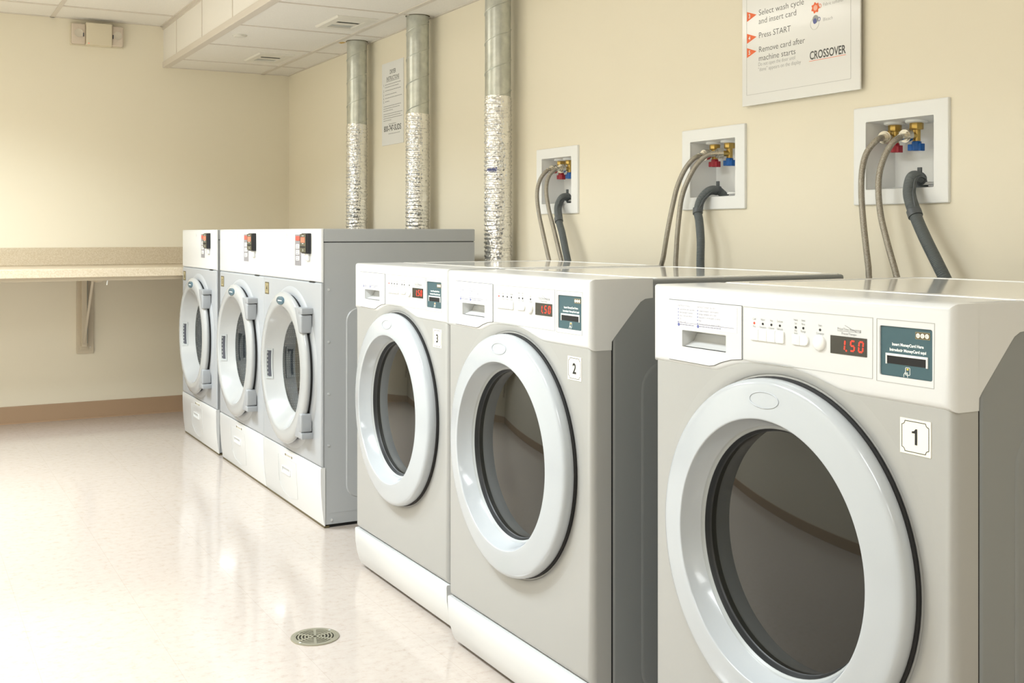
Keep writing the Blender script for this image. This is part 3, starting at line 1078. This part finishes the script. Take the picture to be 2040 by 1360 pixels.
    textlines(bm, -0.046, 0.014, 0.2010, 0.003, 4, -0.0048)
    textlines(bm, -0.046, 0.014, 0.1975, 0.003, 9, -0.0048)
    link_mesh('sticker_print', bm, 'bronze_dark', toe)
    # ---- door
    cx, cz = 0.008, 0.553
    bm = nb()
    lathe(bm, [(0.2800, 0.016), (0.2880, 0.019), (0.2940, 0.026), (0.2945, 0.0315), (0.2900, 0.0370), (0.278, 0.0420), (0.262, 0.0450), (0.246, 0.0455),
               (0.2390, 0.0440), (0.2355, 0.0400), (0.2320, 0.034), (0.1865, -0.020), (0.1840, -0.022)], cx, cz, 120)
    door = link_mesh('door', bm, 'dryer_door', t, smooth=60)
    bm = nb()
    lathe(bm, [(0.284, 0.004), (0.284, 0.0175), (0.27, 0.0175)], cx, cz, 96)
    link_mesh('door_seal', bm, 'dark', door, smooth=40)
    bm = nb()
    lathe(bm, [(0.1855, -0.0205), (0.178, -0.023), (0.10, -0.0235), (0.0, -0.0235)], cx, cz, 80)
    link_mesh('door_glass', bm, 'dryer_glass', door, smooth=50)
    bm = nb()
    lathe(bm, [(0.187, -0.0235), (0.25, -0.03), (0.262, -0.06), (0.262, -0.48), (0.25, -0.50), (0.0, -0.50)], cx, cz, 80)
    link_mesh('drum', bm, 'drum', t, smooth=40)
    # baffle inside the drum at the left, seen through the glass
    bm = nb()
    B(bm, cx - 0.235, cx - 0.185, 0.20, 0.24, cz - 0.07, cz + 0.05, bev=0.004)
    link_mesh('drum_baffle', bm, 'lip', t)
    # pull slot let into the left slope of the rim
    pass
    UA, UB = 0.2335, 0.2130

    def cone_patch(bm, u0, u1, z0, z1, w_, base=0.0, zwave=0.0, n=14):
        """raised strip following the curved slope: u runs along the slope, z up, w_ is the height off it"""
        g = []
        for lay in (base, w_):
            for uu in (u0, u1):
                row = []
                for k in range(n + 1):
                    z = z0 + (z1 - z0) * k / n
                    u = uu + (zwave * math.cos(k * 0.85) if uu == u0 and zwave else 0)
                    r_ = UA + (UB - UA) * u
                    p = 0.034 - (0.232 - r_) * (0.054 / 0.0455)
                    r2 = r_ - lay * 0.76
                    row.append(bm.verts.new((cx - math.sqrt(r2 * r2 - (z - cz) ** 2), -(p + lay * 0.65), z)))
                g.append(row)
        a, b_, c, d = g
        for k in range(n):
            for p_, q_ in ((a, c), (c, d), (d, b_), (b_, a)):
                bm.faces.new((p_[k], p_[k + 1], q_[k + 1], q_[k]))
        for k in (0, n):
            bm.faces.new((a[k], c[k], d[k], b_[k]))
        return bm
    z0_, z1_ = 0.484, 0.606
    bm = nb()
    cone_patch(bm, 0.0, 0.20, z0_, z1_, 0.0022)
    cone_patch(bm, 0.80, 1.0, z0_, z1_, 0.0022)
    cone_patch(bm, 0.20, 0.80, z0_, z0_ + 0.008, 0.0022, n=2)
    cone_patch(bm, 0.20, 0.80, z1_ - 0.008, z1_, 0.0022, n=2)
    link_mesh('pull_slot_frame', bm, 'lip', door)
    bm = nb()
    cone_patch(bm, 0.30, 0.80, z0_ + 0.008, z1_ - 0.008, 0.0010, zwave=0.08, n=48)
    link_mesh('pull_slot', bm, 'seam_dark', door)
    # oval badge
    bx, bz = cx + 0.002, cz + 0.2600
    bm = nb()
    prism(bm, [(bx + 0.045 * math.cos(2 * PI * i / 32), bz + 0.0165 * math.sin(2 * PI * i / 32)) for i in range(32)], -0.0485, -0.040, r=0.001, seg=2)
    bd = link_mesh('badge', bm, 'badge', door, smooth=40)
    bm = nb()
    textlines(bm, bx - 0.024, bx + 0.024, bz, 0.007, 2, -0.0486)
    link_mesh('badge_print', bm, 'text_white', bd)
    # hinges: one at the top right, one at the bottom right
    for sg, zc in ((1, 0.7515), (-1, 0.3595)):
        zz = lambda q: zc + sg * q
        bm = nb()
        pl = [(0.184, zz(0.046)), (0.262, zz(0.046)), (0.262, zz(-0.046)), (0.236, zz(-0.046))]
        prism(bm, pl, -0.0455, -0.012, r=0.003, seg=2)
        link_mesh('hinge_plate', bm, 'hinge', door, smooth=40)
        za, zb = sorted((zz(0.0235), zz(0.046)))
        link_mesh('hinge_cap', box(0.232, 0.2755, -0.0465, 0.001, za, zb, bev=0.003), 'hinge', door, smooth=40)
        za, zb = sorted((zz(-0.047), zz(0.021)))
        link_mesh('hinge_knuckle', box(0.239, 0.270, -0.0475, -0.004, za, zb, bev=0.006, seg=3), 'hinge', door, smooth=40)
    # ---- number plate at top left
    pl = link_mesh('number_plate', box(-0.3400, -0.2860, -0.0038, -0.003, 0.8225, 0.8720), 'bronze_dark', t)
    link_mesh('plate_face', box(-0.3345, -0.2915, -0.0042, -0.0038, 0.8270, 0.8675), 'brown_plate', pl)
    link_mesh('numeral', textm(nb(), '4', -0.3130, 0.8365, 0.031, -0.0044, 'CENTER', bold=0.0008), 'text_black', pl)
    # ---- control strip
    cs = link_mesh('control_strip', box(0.0650, 0.1386, -0.0050, -0.0040, 0.9512, 1.0697), 'strip', t)
    bm = nb()
    prism(bm, rrect(0.0785, 0.1240, 1.0460, 1.0640, 0.004), -0.0070, -0.0050, r=0.0006, seg=1)
    link_mesh('stop_button', bm, 'red_btn', cs)
    for z in (1.024, 1.0015, 0.9785):
        bm = nb()
        prism(bm, rrect(0.0820, 0.1220, z - 0.0085, z + 0.0085, 0.004), -0.0070, -0.0050, r=0.0006, seg=1)
        k = link_mesh('cycle_button', bm, 'btn', cs)
        bm = nb()
        textlines(bm, 0.0875, 0.1165, z + 0.003, 0.0035, int(z * 1000), -0.0070)
        textlines(bm, 0.0875, 0.1165, z - 0.004, 0.0035, int(z * 999), -0.0070)
        link_mesh('button_print', bm, 'text_dark', k)
    bm = nb()
    for p in ((-0.0480, 1.071, -0.0440, 1.071), (-0.0440, 1.071, -0.0410, 1.066), (-0.0410, 1.066, -0.0370, 1.066), (-0.0370, 1.066, -0.0370, 1.059), (-0.0400, 1.0555, -0.0430, 1.0595)):
        strokes(bm, [p], 0.0016, -0.004)
    link_mesh('emblem_mark', bm, 'text_gray', t)
    # ---- card reader box
    link_mesh('reader_mount', box(0.205, 0.246, -0.013, -0.003, 0.972, 1.003, bev=0.004), 'white', t, smooth=40)
    bm = nb()
    B(bm, 0.186, 0.2563, -0.020, -0.003, 0.9985, 1.0745, bev=0.003)
    B(bm, 0.1790, 0.2500, -0.0225, -0.019, 1.0030, 1.0715, bev=0.001)
    rd = link_mesh('card_reader', bm, 'black', t, smooth=40)
    link_mesh('reader_face', box(0.1800, 0.2490, -0.0231, -0.0223, 1.0035, 1.0710), 'olive', rd)
    link_mesh('red_window', box(0.1930, 0.2370, -0.0238, -0.0230, 1.0400, 1.0590), 'red_scr', rd)
    bm = box(0.1850, 0.2440, -0.0236, -0.0228, 1.0205, 1.0260)
    link_mesh('card_slot', bm, 'dark', rd)
    bm = nb()
    textlines(bm, 0.203, 0.228, 1.0650, 0.0030, 3, -0.0232)
    textlines(bm, 0.207, 0.224, 1.0360, 0.0040, 8, -0.0232)
    strokes(bm, [(0.214, 1.0150, 0.219, 1.0110), (0.219, 1.0110, 0.215, 1.0070), (0.216, 1.0160, 0.216, 1.0060)], 0.0012, -0.0232)
    link_mesh('reader_print', bm, 'text_white', rd)
    return t


d3 = make_dryer()
d3.rotation_euler.z = R90
d3.location = (1.3533, 4.2644, 0)
d3['label'] = 'tall silver and white dryer nearest the washers, its grey side in full view'
d3['group'] = 'tall front-loading dryers'
for num, y, lb in (('5', 4.9916, 'tall silver and white dryer in the middle of the three dryers'),
                   ('6', 5.789, 'tall silver and white dryer farthest away, beside the folding counter')):
    w = copy_tree(d3)
    w.location = (1.3533, y, 0)
    w['label'] = lb
    for ch in C.objects:
        if ch.parent and ch.parent.parent == w and ch.name.startswith('numeral'):
            bm = textm(nb(), num, -0.3130, 0.8365, 0.031, -0.0044, 'CENTER', bold=0.0008)
            me = bpy.data.meshes.new('numeral')
            bm.to_mesh(me)
            me.materials.append(M['text_black'])
            ch.data = me


# ================================================================== ducts
def make_duct(y, zsplit, lean, label, seams):
    t = thing('exhaust_duct', label, 'duct', (2.095, y, 0), 0, 'dryer exhaust ducts')
    R_ = 0.0515
    bm = nb()
    vlathe(bm, [(R_, zsplit - 0.03), (R_, ZS + 0.05)], n=48)
    # rolled helical seam; z rises towards the camera-side (-y)
    pth = []
    pitch = 0.12
    z = zsplit - 0.02
    while z < ZS + 0.03:
        ph = (z - seams) / pitch * 2 * PI + PI
        pth.append(((R_ + 0.0002) * math.cos(ph), (R_ + 0.0002) * math.sin(ph), z))
        z += pitch / 48
    tube(bm, pth, 0.0022, 6)
    p = link_mesh('rigid_pipe', bm, 'galv', t, smooth=50)
    bm = nb()
    vlathe(bm, [(R_ + 0.0045, ZS - 0.0025), (R_ + 0.0045, ZS - 0.0008)], n=40)
    link_mesh('ceiling_cutout', bm, 'bronze_dark', t)
    # ribbed foil sleeve
    rr = random.Random(int(y * 100))
    n_, bm = 40, nb()
    rings = []
    z = zsplit + 0.004
    zb = 0.24
    ctrl = []
    k = 0
    step = 0.0045
    nst = int((z - zb) / step)
    for i in range(nst + 1):
        zz = z - i * step
        f = (z - zz) / (z - zb)
        c = ((0.0), lean * math.sin(f * PI) * 0.6)
        comp = 0.75 + 0.5 * f
        ph = i % 4
        base = (R_ + 0.0018) + (0.0022 if ph in (0, 1) else -0.0012) * comp
        if i < 4:
            base = R_ + 0.0018
        ring = []
        for j in range(n_):
            a = 2 * PI * j / n_
            q = base + rr.uniform(-0.0011, 0.0011)
            ring.append(bm.verts.new((c[0] + q * math.cos(a), c[1] + q * math.sin(a), zz + rr.uniform(-0.0007, 0.0007) + 0.002 * math.sin(a * 2 + i * 0.2))))
        rings.append(ring)
    # elbow into the dryer
    for i in range(1, 9):
        a_ = i / 8 * PI / 2
        re = 0.06
        ring = []
        for j in range(n_):
            a = 2 * PI * j / n_
            q = R_ - 0.001 * (i % 2)
            lx, ly = q * math.cos(a), q * math.sin(a)
            xx = -re + (re + lx) * math.cos(a_)
            zz = zb - (re + lx) * math.sin(a_)
            ring.append(bm.verts.new((xx, ly, zz)))
        rings.append(ring)
    ring = [bm.verts.new((-0.116, v.co.y, v.co.z)) for v in rings[-1]]
    rings.append(ring)
    for a, b_ in zip(rings[:-1], rings[1:]):
        for i in range(n_):
            j = (i + 1) % n_
            bm.faces.new((a[i], a[j], b_[j], b_[i]))
    link_mesh('foil_sleeve', bm, 'foil', t, smooth=25)
    return t


make_duct(5.490, 1.634, 0.010, 'galvanised spiral duct with foil sleeve, farthest of the three, left of the dryer instructions sheet', 1.856)
make_duct(4.715, 1.616, 0.004, 'galvanised spiral duct with foil sleeve, middle one, right of the dryer instructions sheet', 1.873)
dk = make_duct(3.931, 1.613, 0.0, 'galvanised spiral duct with foil sleeve, nearest of the three, blue scribble on its foil', 1.833)
bm = nb()
pts = []
for i in range(40):
    u = i / 39
    a = PI + math.radians(58) - u * math.radians(46)
    zz = 1.325 + 0.012 * math.sin(i * 1.9) * (1 - 0.4 * u)
    pts.append((0.0560 * math.cos(a), 0.0560 * math.sin(a), zz))
tube(bm, pts, 0.0007, 5)
link_mesh('ink_scribble', bm, 'text_blue', dk)


# ================================================================== outlet boxes, hoses
VALVES = {1.9622: (2.023, 1.954), 2.684: (2.737, 2.667), 3.600: (3.652, 3.590)}


def outlet_box(yc, where):
    t = thing('washer_outlet_box', 'white plastic outlet box in the right wall, ' + where, 'outlet box', (XW, yc, 0), R90, 'washer outlet boxes')
    z0, z1, a0, a1 = 1.1855, 1.3580, -0.107, 0.107
    bm = nb()
    prism(bm, rrect(-0.149, 0.149, 1.1470, 1.3960, 0.003), -0.009, 0.0, r=0.003, seg=2, holes=[(rrect(a0, a1, z0, z1, 0.003), 0.0088, 0)], back=False)
    # tub
    e0, e1, f0, f1, dp = a0 + 0.010, a1 - 0.010, z0 + 0.008, z1 - 0.008, 0.086
    o_ = [(a0, z0), (a1, z0), (a1, z1), (a0, z1)]
    i_ = [(e0, f0), (e1, f0), (e1, f1), (e0, f1)]
    vo = [bm.verts.new((p[0], -0.001, p[1])) for p in o_]
    vi = [bm.verts.new((p[0], dp, p[1])) for p in i_]
    for k in range(4):
        bm.faces.new((vo[k], vo[(k + 1) % 4], vi[(k + 1) % 4], vi[k]))
    bm.faces.new(vi)
    link_mesh('box_shell', bm, 'box_white', t)
    for k, (vx, kn) in enumerate(((yc - VALVES[yc][0], 'red_knob'), (yc - VALVES[yc][1], 'blue_knob'))):
        bm = nb()
        vlathe(bm, [(0.027, 1.3575), (0.027, 1.351), (0.024, 1.349)], vx, 0.045, 24)
        link_mesh('pipe_collar', bm, 'box_white', t, smooth=40)
        bm = nb()
        vlathe(bm, [(0.0155, 1.350), (0.0165, 1.348), (0.0165, 1.3345), (0.0155, 1.3325)], vx, 0.045, 8)
        vlathe(bm, [(0.0095, 1.333), (0.0095, 1.300)], vx, 0.045, 20)
        # side outlet towards the room
        pth = [(vx, 0.045, 1.317), (vx - 0.002, 0.030, 1.317), (vx - 0.004, 0.018, 1.3175)]
        tube(bm, pth, 0.0085, 16)
        v_ = link_mesh('valve', bm, 'brass', t, smooth=35)
        bm = nb()
        vlathe(bm, [(0.0095, 1.304), (0.0115, 1.302), (0.0115, 1.282), (0.009, 1.280)], vx, 0.045, 10)
        B(bm, vx - 0.023, vx + 0.017, 0.0385, 0.0515, 1.281, 1.297, bev=0.0015)
        B(bm, vx + 0.013, vx + 0.019, 0.037, 0.053, 1.279, 1.297, bev=0.001)
        link_mesh('valve_knob', bm, kn, v_, smooth=35)
    bm = nb()
    vlathe(bm, [(0.022, f0), (0.022, f0 + 0.006), (0.018, f0 + 0.007)], 0.040, 0.045, 20)
    link_mesh('drain_collar', bm, 'box_white', t, smooth=40)
    link_mesh('drain_opening', vlathe(nb(), [(0.017, f0 + 0.0065), (0.017, f0 + 0.0075)], 0.040, 0.045, 20), 'dark', t)
    return t


for yc, where in BOXES:
    outlet_box(yc, where)

HOSES = {
 'b1A':[(2.1896,2.0131,1.3184),(2.1446,2.0071,1.3099),(2.1246,2.0227,1.2814),(2.1146,2.0297,1.2439),(2.1096,2.0298,1.1936),(2.1066,2.0236,1.1308),(2.1046,2.0118,1.0559),(2.1046,2.0020,0.9939),(2.1046,1.9939,0.9508)],
 'b1B':[(2.1896,1.9493,1.3211),(2.1446,1.9511,1.3045),(2.1246,1.9628,1.2738),(2.1146,1.9742,1.2286),(2.1096,1.9744,1.1792),(2.1066,1.9636,1.1175),(2.1046,1.9428,1.0564),(2.1046,1.9209,0.9960),(2.1046,1.9024,0.9509)],
 'b1D':[(2.2246,1.9397,1.1852),(2.1946,1.9227,1.2086),(2.1546,1.9105,1.2096),(2.1346,1.9019,1.1713),(2.1246,1.8763,1.1225),(2.1146,1.8394,1.0688),(2.1096,1.8032,1.0165),(2.1096,1.7706,0.9631)],
 'b2A':[(2.1896,2.7461,1.3193),(2.1446,2.7383,1.3065),(2.1246,2.7597,1.2748),(2.1146,2.7869,1.2215),(2.1096,2.8058,1.1598),(2.1046,2.8249,1.0820),(2.1046,2.8458,1.0034),(2.1046,2.8616,0.9478)],
 'b2B':[(2.1896,2.6762,1.3196),(2.1546,2.6902,1.3116),(2.1296,2.7118,1.2831),(2.1146,2.7368,1.2350),(2.1096,2.7602,1.1820),(2.1046,2.7687,1.1127),(2.1046,2.7788,1.0355),(2.1046,2.7813,0.9504)],
 'b2D':[(2.2246,2.6880,1.1848),(2.1996,2.6980,1.2062),(2.1646,2.6978,1.2040),(2.1396,2.7051,1.1779),(2.1296,2.7070,1.1427),(2.1246,2.6933,1.1121),(2.1146,2.6735,1.0516),(2.1096,2.6671,0.9615)],
 'b3A':[(2.1896,3.6615,1.3183),(2.1546,3.6511,1.3092),(2.1296,3.6572,1.2766),(2.1146,3.6540,1.2251),(2.1096,3.6341,1.1584),(2.1046,3.5957,1.0830),(2.1046,3.5591,0.9996),(2.1046,3.5337,0.9447)],
 'b3B':[(2.1896,3.5991,1.3190),(2.1546,3.5884,1.3118),(2.1296,3.5940,1.2852),(2.1146,3.5870,1.2360),(2.1096,3.5602,1.1664),(2.1046,3.5158,1.0921),(2.1046,3.4769,1.0101),(2.1046,3.4489,0.9471)],
 'b3D':[(2.2246,3.5948,1.1910),(2.1946,3.5676,1.2106),(2.1596,3.5498,1.2059),(2.1396,3.5454,1.1720),(2.1246,3.5134,1.1234),(2.1196,3.4805,1.0738),(2.1146,3.4479,1.0104),(2.1096,3.4157,0.9480)],
}
WHICH = {'1': 'nearest', '2': 'middle', '3': 'farthest'}
for key, pts in HOSES.items():
    which = WHICH[key[1]]
    pts = [Vector(p) for p in pts]
    if key[2] in 'AB':
        vy = VALVES[BOXES[int(key[1]) - 1][0]]['AB'.index(key[2])]
        pts[0] = Vector((XW + 0.016, vy + 0.003, 1.3175))
    base = Vector((pts[-1].x, pts[-1].y, 0.0))
    # carry on down behind the machine to its inlet / pump
    last = pts[-1]
    zend = 0.80 if key[2] != 'D' else 0.12
    yend = {'1': 1.47, '2': 2.42, '3': 3.20}[key[1]] + {'A': 0.10, 'B': 0.03, 'D': -0.04}[key[2]]
    xend = {'1': 1.982, '2': 1.9855, '3': 2.018}[key[1]]
    pts.append(Vector((2.095, last.y + (yend - last.y) * 0.15, last.z - 0.07)))
    pts.append(Vector((2.085, last.y + (yend - last.y) * 0.7, (last.z + zend) / 2 - 0.02)))
    pts.append(Vector((2.065, yend, zend + 0.03)))
    pts.append(Vector((xend, yend, zend)))
    loc = pts[-1].copy()
    P_ = [p - loc for p in pts]
    path = smooth_path(P_, 12)
    if key[2] in 'AB':
        side = 'left' if key[2] == 'A' else 'right'
        t = thing('supply_hose', 'braided steel water hose, %s of the pair hanging from the %s outlet box' % (side, which), 'hose', loc, 0, 'braided water supply hoses')
        link_mesh('braided_line', tube(nb(), path, 0.0076, 14), 'braid', t, smooth=60)
        a, b_ = path[0], path[5]
        d_ = (path[4] - path[0]).normalized()
        bm = nb()
        tube(bm, [a - d_ * 0.004, a + d_ * 0.012], 0.0165, 20)
        tube(bm, [a + d_ * 0.012, a + d_ * 0.018], 0.013, 20)
        link_mesh('coupling_nut', bm, 'nickel', t, smooth=30)
        bm = nb()
        q = [p for p in path[3:9]]
        tube(bm, [a + d_ * 0.016, a + d_ * 0.034], 0.0088, 16)
        link_mesh('ferrule', bm, 'nickel', t, smooth=30)
    else:
        t = thing('drain_hose', 'grey corrugated drain hose hooked into the %s outlet box' % which, 'hose', loc, 0, 'grey drain hoses')
        pp = resample(path, 0.0012)
        rad = {'1': 0.0140, '2': 0.0120, '3': 0.0122}[key[1]]
        link_mesh('corrugated_hose', tube(nb(), pp, rad, 18, rf=lambda i: rad + (0.0006 if (i % 3) else -0.0008)), 'drain_hose', t, smooth=50)
        # hook-shaped guide round the bend, with end band and saddle
        acc, cut0, cut1 = 0, 0, 0
        n1 = min(range(len(pp)), key=lambda i: (pp[i] - P_[4]).length)
        n0 = min(range(len(pp)), key=lambda i: (pp[i] - P_[1]).length)
        bm = nb()
        ctr = sum((pp[i] for i in range(n0, n1)), Vector()) / (n1 - n0)
        # two guide rails along the sides of the bend
        for sg in (-1, 1):
            rail = []
            for i in range(n0, n1, 3):
                tg_ = (pp[i + 1] - pp[i - 1]).normalized()
                sd = tg_.cross((pp[i] - ctr)).normalized()
                inn = (ctr - pp[i]).normalized()
                rail.append(pp[i] + sd * sg * (rad + 0.001) + inn * 0.003)
            tube(bm, rail, 0.0028, 8)
        inner = []
        for i in range(n0, n1, 3):
            inn = (ctr - pp[i])
            tg_ = (pp[i + 1] - pp[i - 1]).normalized()
            inn = (inn - tg_ * inn.dot(tg_)).normalized()
            inner.append(pp[i] + inn * (rad - 0.001))
        tube(bm, inner, 0.0050, 8)
        link_mesh('hook_guide', bm, 'clip', t, smooth=50)
        bm = nb()
        tube(bm, pp[n1 - 7:n1 + 9:2], rad + 0.0034, 20)
        tube(bm, pp[n0 - 3:n0 + 4:2], rad + 0.0028, 20)
        link_mesh('end_band', bm, 'clip', t, smooth=40)
        # saddle fin
        q = pp[n0]
        bm = nb()
        B(bm, q.x - 0.002, q.x + 0.003, q.y - 0.006, q.y + 0.006, q.z + 0.004, q.z + 0.028, bev=0.001)
        link_mesh('saddle_fin', bm, 'clip', t)

# ================================================================== signs on the right wall
sg = thing('wash_instructions_sign', 'large white board with orange arrows and wash steps high on the right wall', 'sign', (XW, 2.3100, 0), R90)
# local x = 2.31 - y
L = lambda y_: 2.3100 - y_
link_mesh('board', box(L(2.5370), L(2.0810), -0.016, -0.011, 1.4435, 2.0530, bev=0.001), 'poster', sg)
link_mesh('standoff', box(L(2.4600), L(2.1600), -0.011, 0.0, 1.50, 1.99), 'seam', sg)
Y0 = -0.0161
bm = nb()
loop_strokes(bm, [(L(2.5170), 1.4742), (L(2.1130), 1.4742), (L(2.1130), 2.0220), (L(2.5170), 2.0220)], 0.0008, Y0, 0.0002)
link_mesh('border_line', bm, 'seam', sg)
for k, z in (('3', 1.7013), ('4', 1.6380), ('5', 1.5967)):
    bm = nb()
    prism(bm, [(L(2.5156), z - 0.0142), (L(2.4748), z), (L(2.5156), z + 0.0142)], Y0 - 0.0003, Y0)
    a = link_mesh('arrow', bm, 'orange', sg)
    link_mesh('arrow_number', textm(nb(), k, L(2.5045), z - 0.0056, 0.0165, Y0 - 0.0006, 'CENTER', bold=0.0004), 'text_white', a)
for s, z, yr, size in (('Select wash cycle', 1.6968, 2.2851, 0.0235), ('and insert card', 1.6722, 2.3142, 0.0235), ('Press START', 1.6320, 2.3370, 0.0235),
                       ('Remove card after', 1.5915, 2.2820, 0.0235), ('machine starts', 1.5665, 2.3180, 0.0235)):
    link_mesh('step_lettering', textm(nb(), s, L(2.4662), z, size, Y0, bold=-0.00012, width=2.4662 - yr), 'text_dark', sg)
for s, x, z, size, w_ in (('Do not open the door until', 2.4680, 1.5524, 0.0150, 0.149), ('"done" appears on the display', 2.4680, 1.5375, 0.0150, 0.172),
                          ('Fabric softener', 2.2122, 1.6790, 0.0125, 0.074), ('Bleach', 2.2122, 1.6390, 0.0125, 0.034)):
    link_mesh('small_lettering', textm(nb(), s, L(x), z, size, Y0, bold=-0.00012, width=w_), 'text_gray', sg)
link_mesh('crossover_lettering', textm(nb(), 'CROSSOVER', L(2.2620), 1.5430, 0.0312, Y0, bold=0.0006, width=0.131), 'text_dark', sg)
bm = nb()
strokes(bm, [(L(2.2635), 1.5387, L(2.1300), 1.5387)], 0.0010, Y0)
link_mesh('underline', bm, 'orange', sg)
# softener flower cup and bleach cup drawings
fx, fz = L(2.2400), 1.6795
pts = []
for i in range(60):
    a = 2 * PI * i / 60
    q = 0.0134 + 0.0020 * math.cos(7 * a + 0.5)
    pts.append((fx + q * math.cos(a) * 1.05, fz + q * math.sin(a)))
fl = link_mesh('flower_drawing', prism(nb(), pts, Y0 - 0.0002, Y0), 'orange', sg)
link_mesh('flower_centre', prism(nb(), circle(fx, fz, 0.0075, 20), Y0 - 0.0004, Y0 - 0.0002), 'pink', fl)
bm = nb()
loop_strokes(bm, [(fx + 0.017 + 0.0042 * math.cos(2 * PI * i / 16), fz + 0.002 + 0.0052 * math.sin(2 * PI * i / 16)) for i in range(16)], 0.0014, Y0)
link_mesh('cup_handle', bm, 'orange', fl)
fx, fz = L(2.2400), 1.6490
cp = link_mesh('cup_drawing', prism(nb(), circle(fx, fz, 0.0112, 28), Y0 - 0.0002, Y0), 'lip', sg)
link_mesh('cup_mouth', prism(nb(), [(fx - 0.002 + 0.0068 * math.cos(2 * PI * i / 20), fz - 0.005 + 0.0075 * math.sin(2 * PI * i / 20)) for i in range(20)], Y0 - 0.0004, Y0 - 0.0002), 'text_blue', cp)
bm = nb()
loop_strokes(bm, [(fx + 0.0135 + 0.0042 * math.cos(2 * PI * i / 16), fz - 0.002 + 0.0050 * math.sin(2 * PI * i / 16)) for i in range(16)], 0.0016, Y0)
link_mesh('cup_handle', bm, 'text_blue', cp)
bm = nb()
loop_strokes(bm, circle(fx - 0.003, fz - 0.012, 0.0155, 28), 0.0005, Y0)
link_mesh('splash_ring', bm, 'seam', cp)

ds = thing('dryer_instructions_sheet', 'tall white paper sheet headed DRYER INSTRUCTIONS between two metal ducts', 'sign', (XW, 5.1930, 0), R90)
L = lambda y_: 5.1930 - y_
link_mesh('paper', box(L(5.3320), L(5.0570), -0.004, 0, 1.5190, 1.9340), 'paper', ds)
Y0 = -0.0041
bm = nb()
textm(bm, 'DRYER', L(5.1900), 1.8740, 0.030, Y0, 'CENTER', bold=0.0004, width=0.076)
textm(bm, 'INSTRUCTIONS', L(5.1900), 1.8430, 0.028, Y0, 'CENTER', bold=0.0003, width=0.160)
strokes(bm, [(L(5.272), 1.8385, L(5.108), 1.8385)], 0.0018, Y0)
textm(bm, '800-747-SUDS', L(5.1945), 1.5880, 0.040, Y0, 'CENTER', bold=0.0008, width=0.222)
for i, z in enumerate((1.8180, 1.7880, 1.7670, 1.7500, 1.7330)):
    textm(bm, '%d.' % (i + 1), L(5.3130), z, 0.017, Y0)
link_mesh('headline_lettering', bm, 'text_dark', ds)
bm = nb()
for i, (z, x1) in enumerate(((1.8240, 5.085), (1.8110, 5.110), (1.7940, 5.085), (1.7730, 5.140), (1.7560, 5.070), (1.7390, 5.235), (1.7150, 5.085), (1.7040, 5.095), (1.6930, 5.190),
                             (1.6760, 5.070), (1.6650, 5.085), (1.6540, 5.070), (1.6430, 5.210), (1.6230, 5.150), (1.5740, 5.100))):
    textlines(bm, L(5.290 if i < 6 else (5.310 if i < 13 else 5.245)), L(x1), z, 0.0052, 30 + i, Y0)
link_mesh('fine_print', bm, 'text_gray', ds)

# ================================================================== floor drain
fd = thing('floor_drain', 'round metal floor drain grate in the floor near the washers', 'drain', (0.975, 2.865, 0))
bm = nb()
vlathe(bm, [(0.060, 0.0002), (0.060, 0.0008)], n=48)
link_mesh('drain_well', bm, 'well', fd)


def annulus(bm, r0, r1, z0, z1, a0=0, a1=360, n=48):
    full = abs(a1 - a0) >= 360
    k = max(3, int(n * (a1 - a0) / 360))
    ang = [math.radians(a0 + (a1 - a0) * i / k) for i in range(k if full else k + 1)]
    V = [[bm.verts.new((r * math.cos(a), r * math.sin(a), z)) for a in ang] for r, z in ((r0, z0), (r0, z1), (r1, z1), (r1, z0))]
    m_ = len(ang)
    for i in range(m_ if full else m_ - 1):
        j = (i + 1) % m_
        for q in range(4):
            bm.faces.new((V[q][i], V[q][j], V[(q + 1) % 4][j], V[(q + 1) % 4][i]))
    if not full:
        for i in (0, m_ - 1):
            bm.faces.new([V[q][i] for q in range(4)])


bm = nb()
annulus(bm, 0.0545, 0.0640, 0.0004, 0.0030, n=64)
link_mesh('rim', bm, 'drain_metal', fd)
bm = nb()
zt = 0.0028
annulus(bm, 0.0500, 0.0543, 0.0008, zt, n=64)
for r in (0.0150, 0.0240, 0.0330, 0.0420):
    annulus(bm, r, r + 0.0042, 0.0008, zt, n=48)
annulus(bm, 0.0055, 0.0095, 0.0008, zt, n=24)
for k in range(6):
    a = math.radians(12 + 60 * k)
    m0 = len(bm.verts)
    w_ = 0.0026
    d_ = Vector((math.cos(a), math.sin(a), 0))
    s_ = Vector((-math.sin(a), math.cos(a), 0))
    q = [d_ * 0.0085 - s_ * w_, d_ * 0.0520 - s_ * w_ * 1.5, d_ * 0.0520 + s_ * w_ * 1.5, d_ * 0.0085 + s_ * w_]
    lo = [bm.verts.new((p.x, p.y, 0.0008)) for p in q]
    hi = [bm.verts.new((p.x, p.y, zt + 0.0001)) for p in q]
    bm.faces.new(lo)
    bm.faces.new(hi)
    for i in range(4):
        bm.faces.new((lo[i], lo[(i + 1) % 4], hi[(i + 1) % 4], hi[i]))
link_mesh('grate', bm, 'drain_metal', fd)
for a in (28, 208):
    bm = nb()
    vlathe(bm, [(0.0030, 0.0028), (0.0030, 0.0036)], 0.0565 * math.cos(math.radians(a)), 0.0565 * math.sin(math.radians(a)), 12)
    link_mesh('screw', bm, 'pewter', fd)
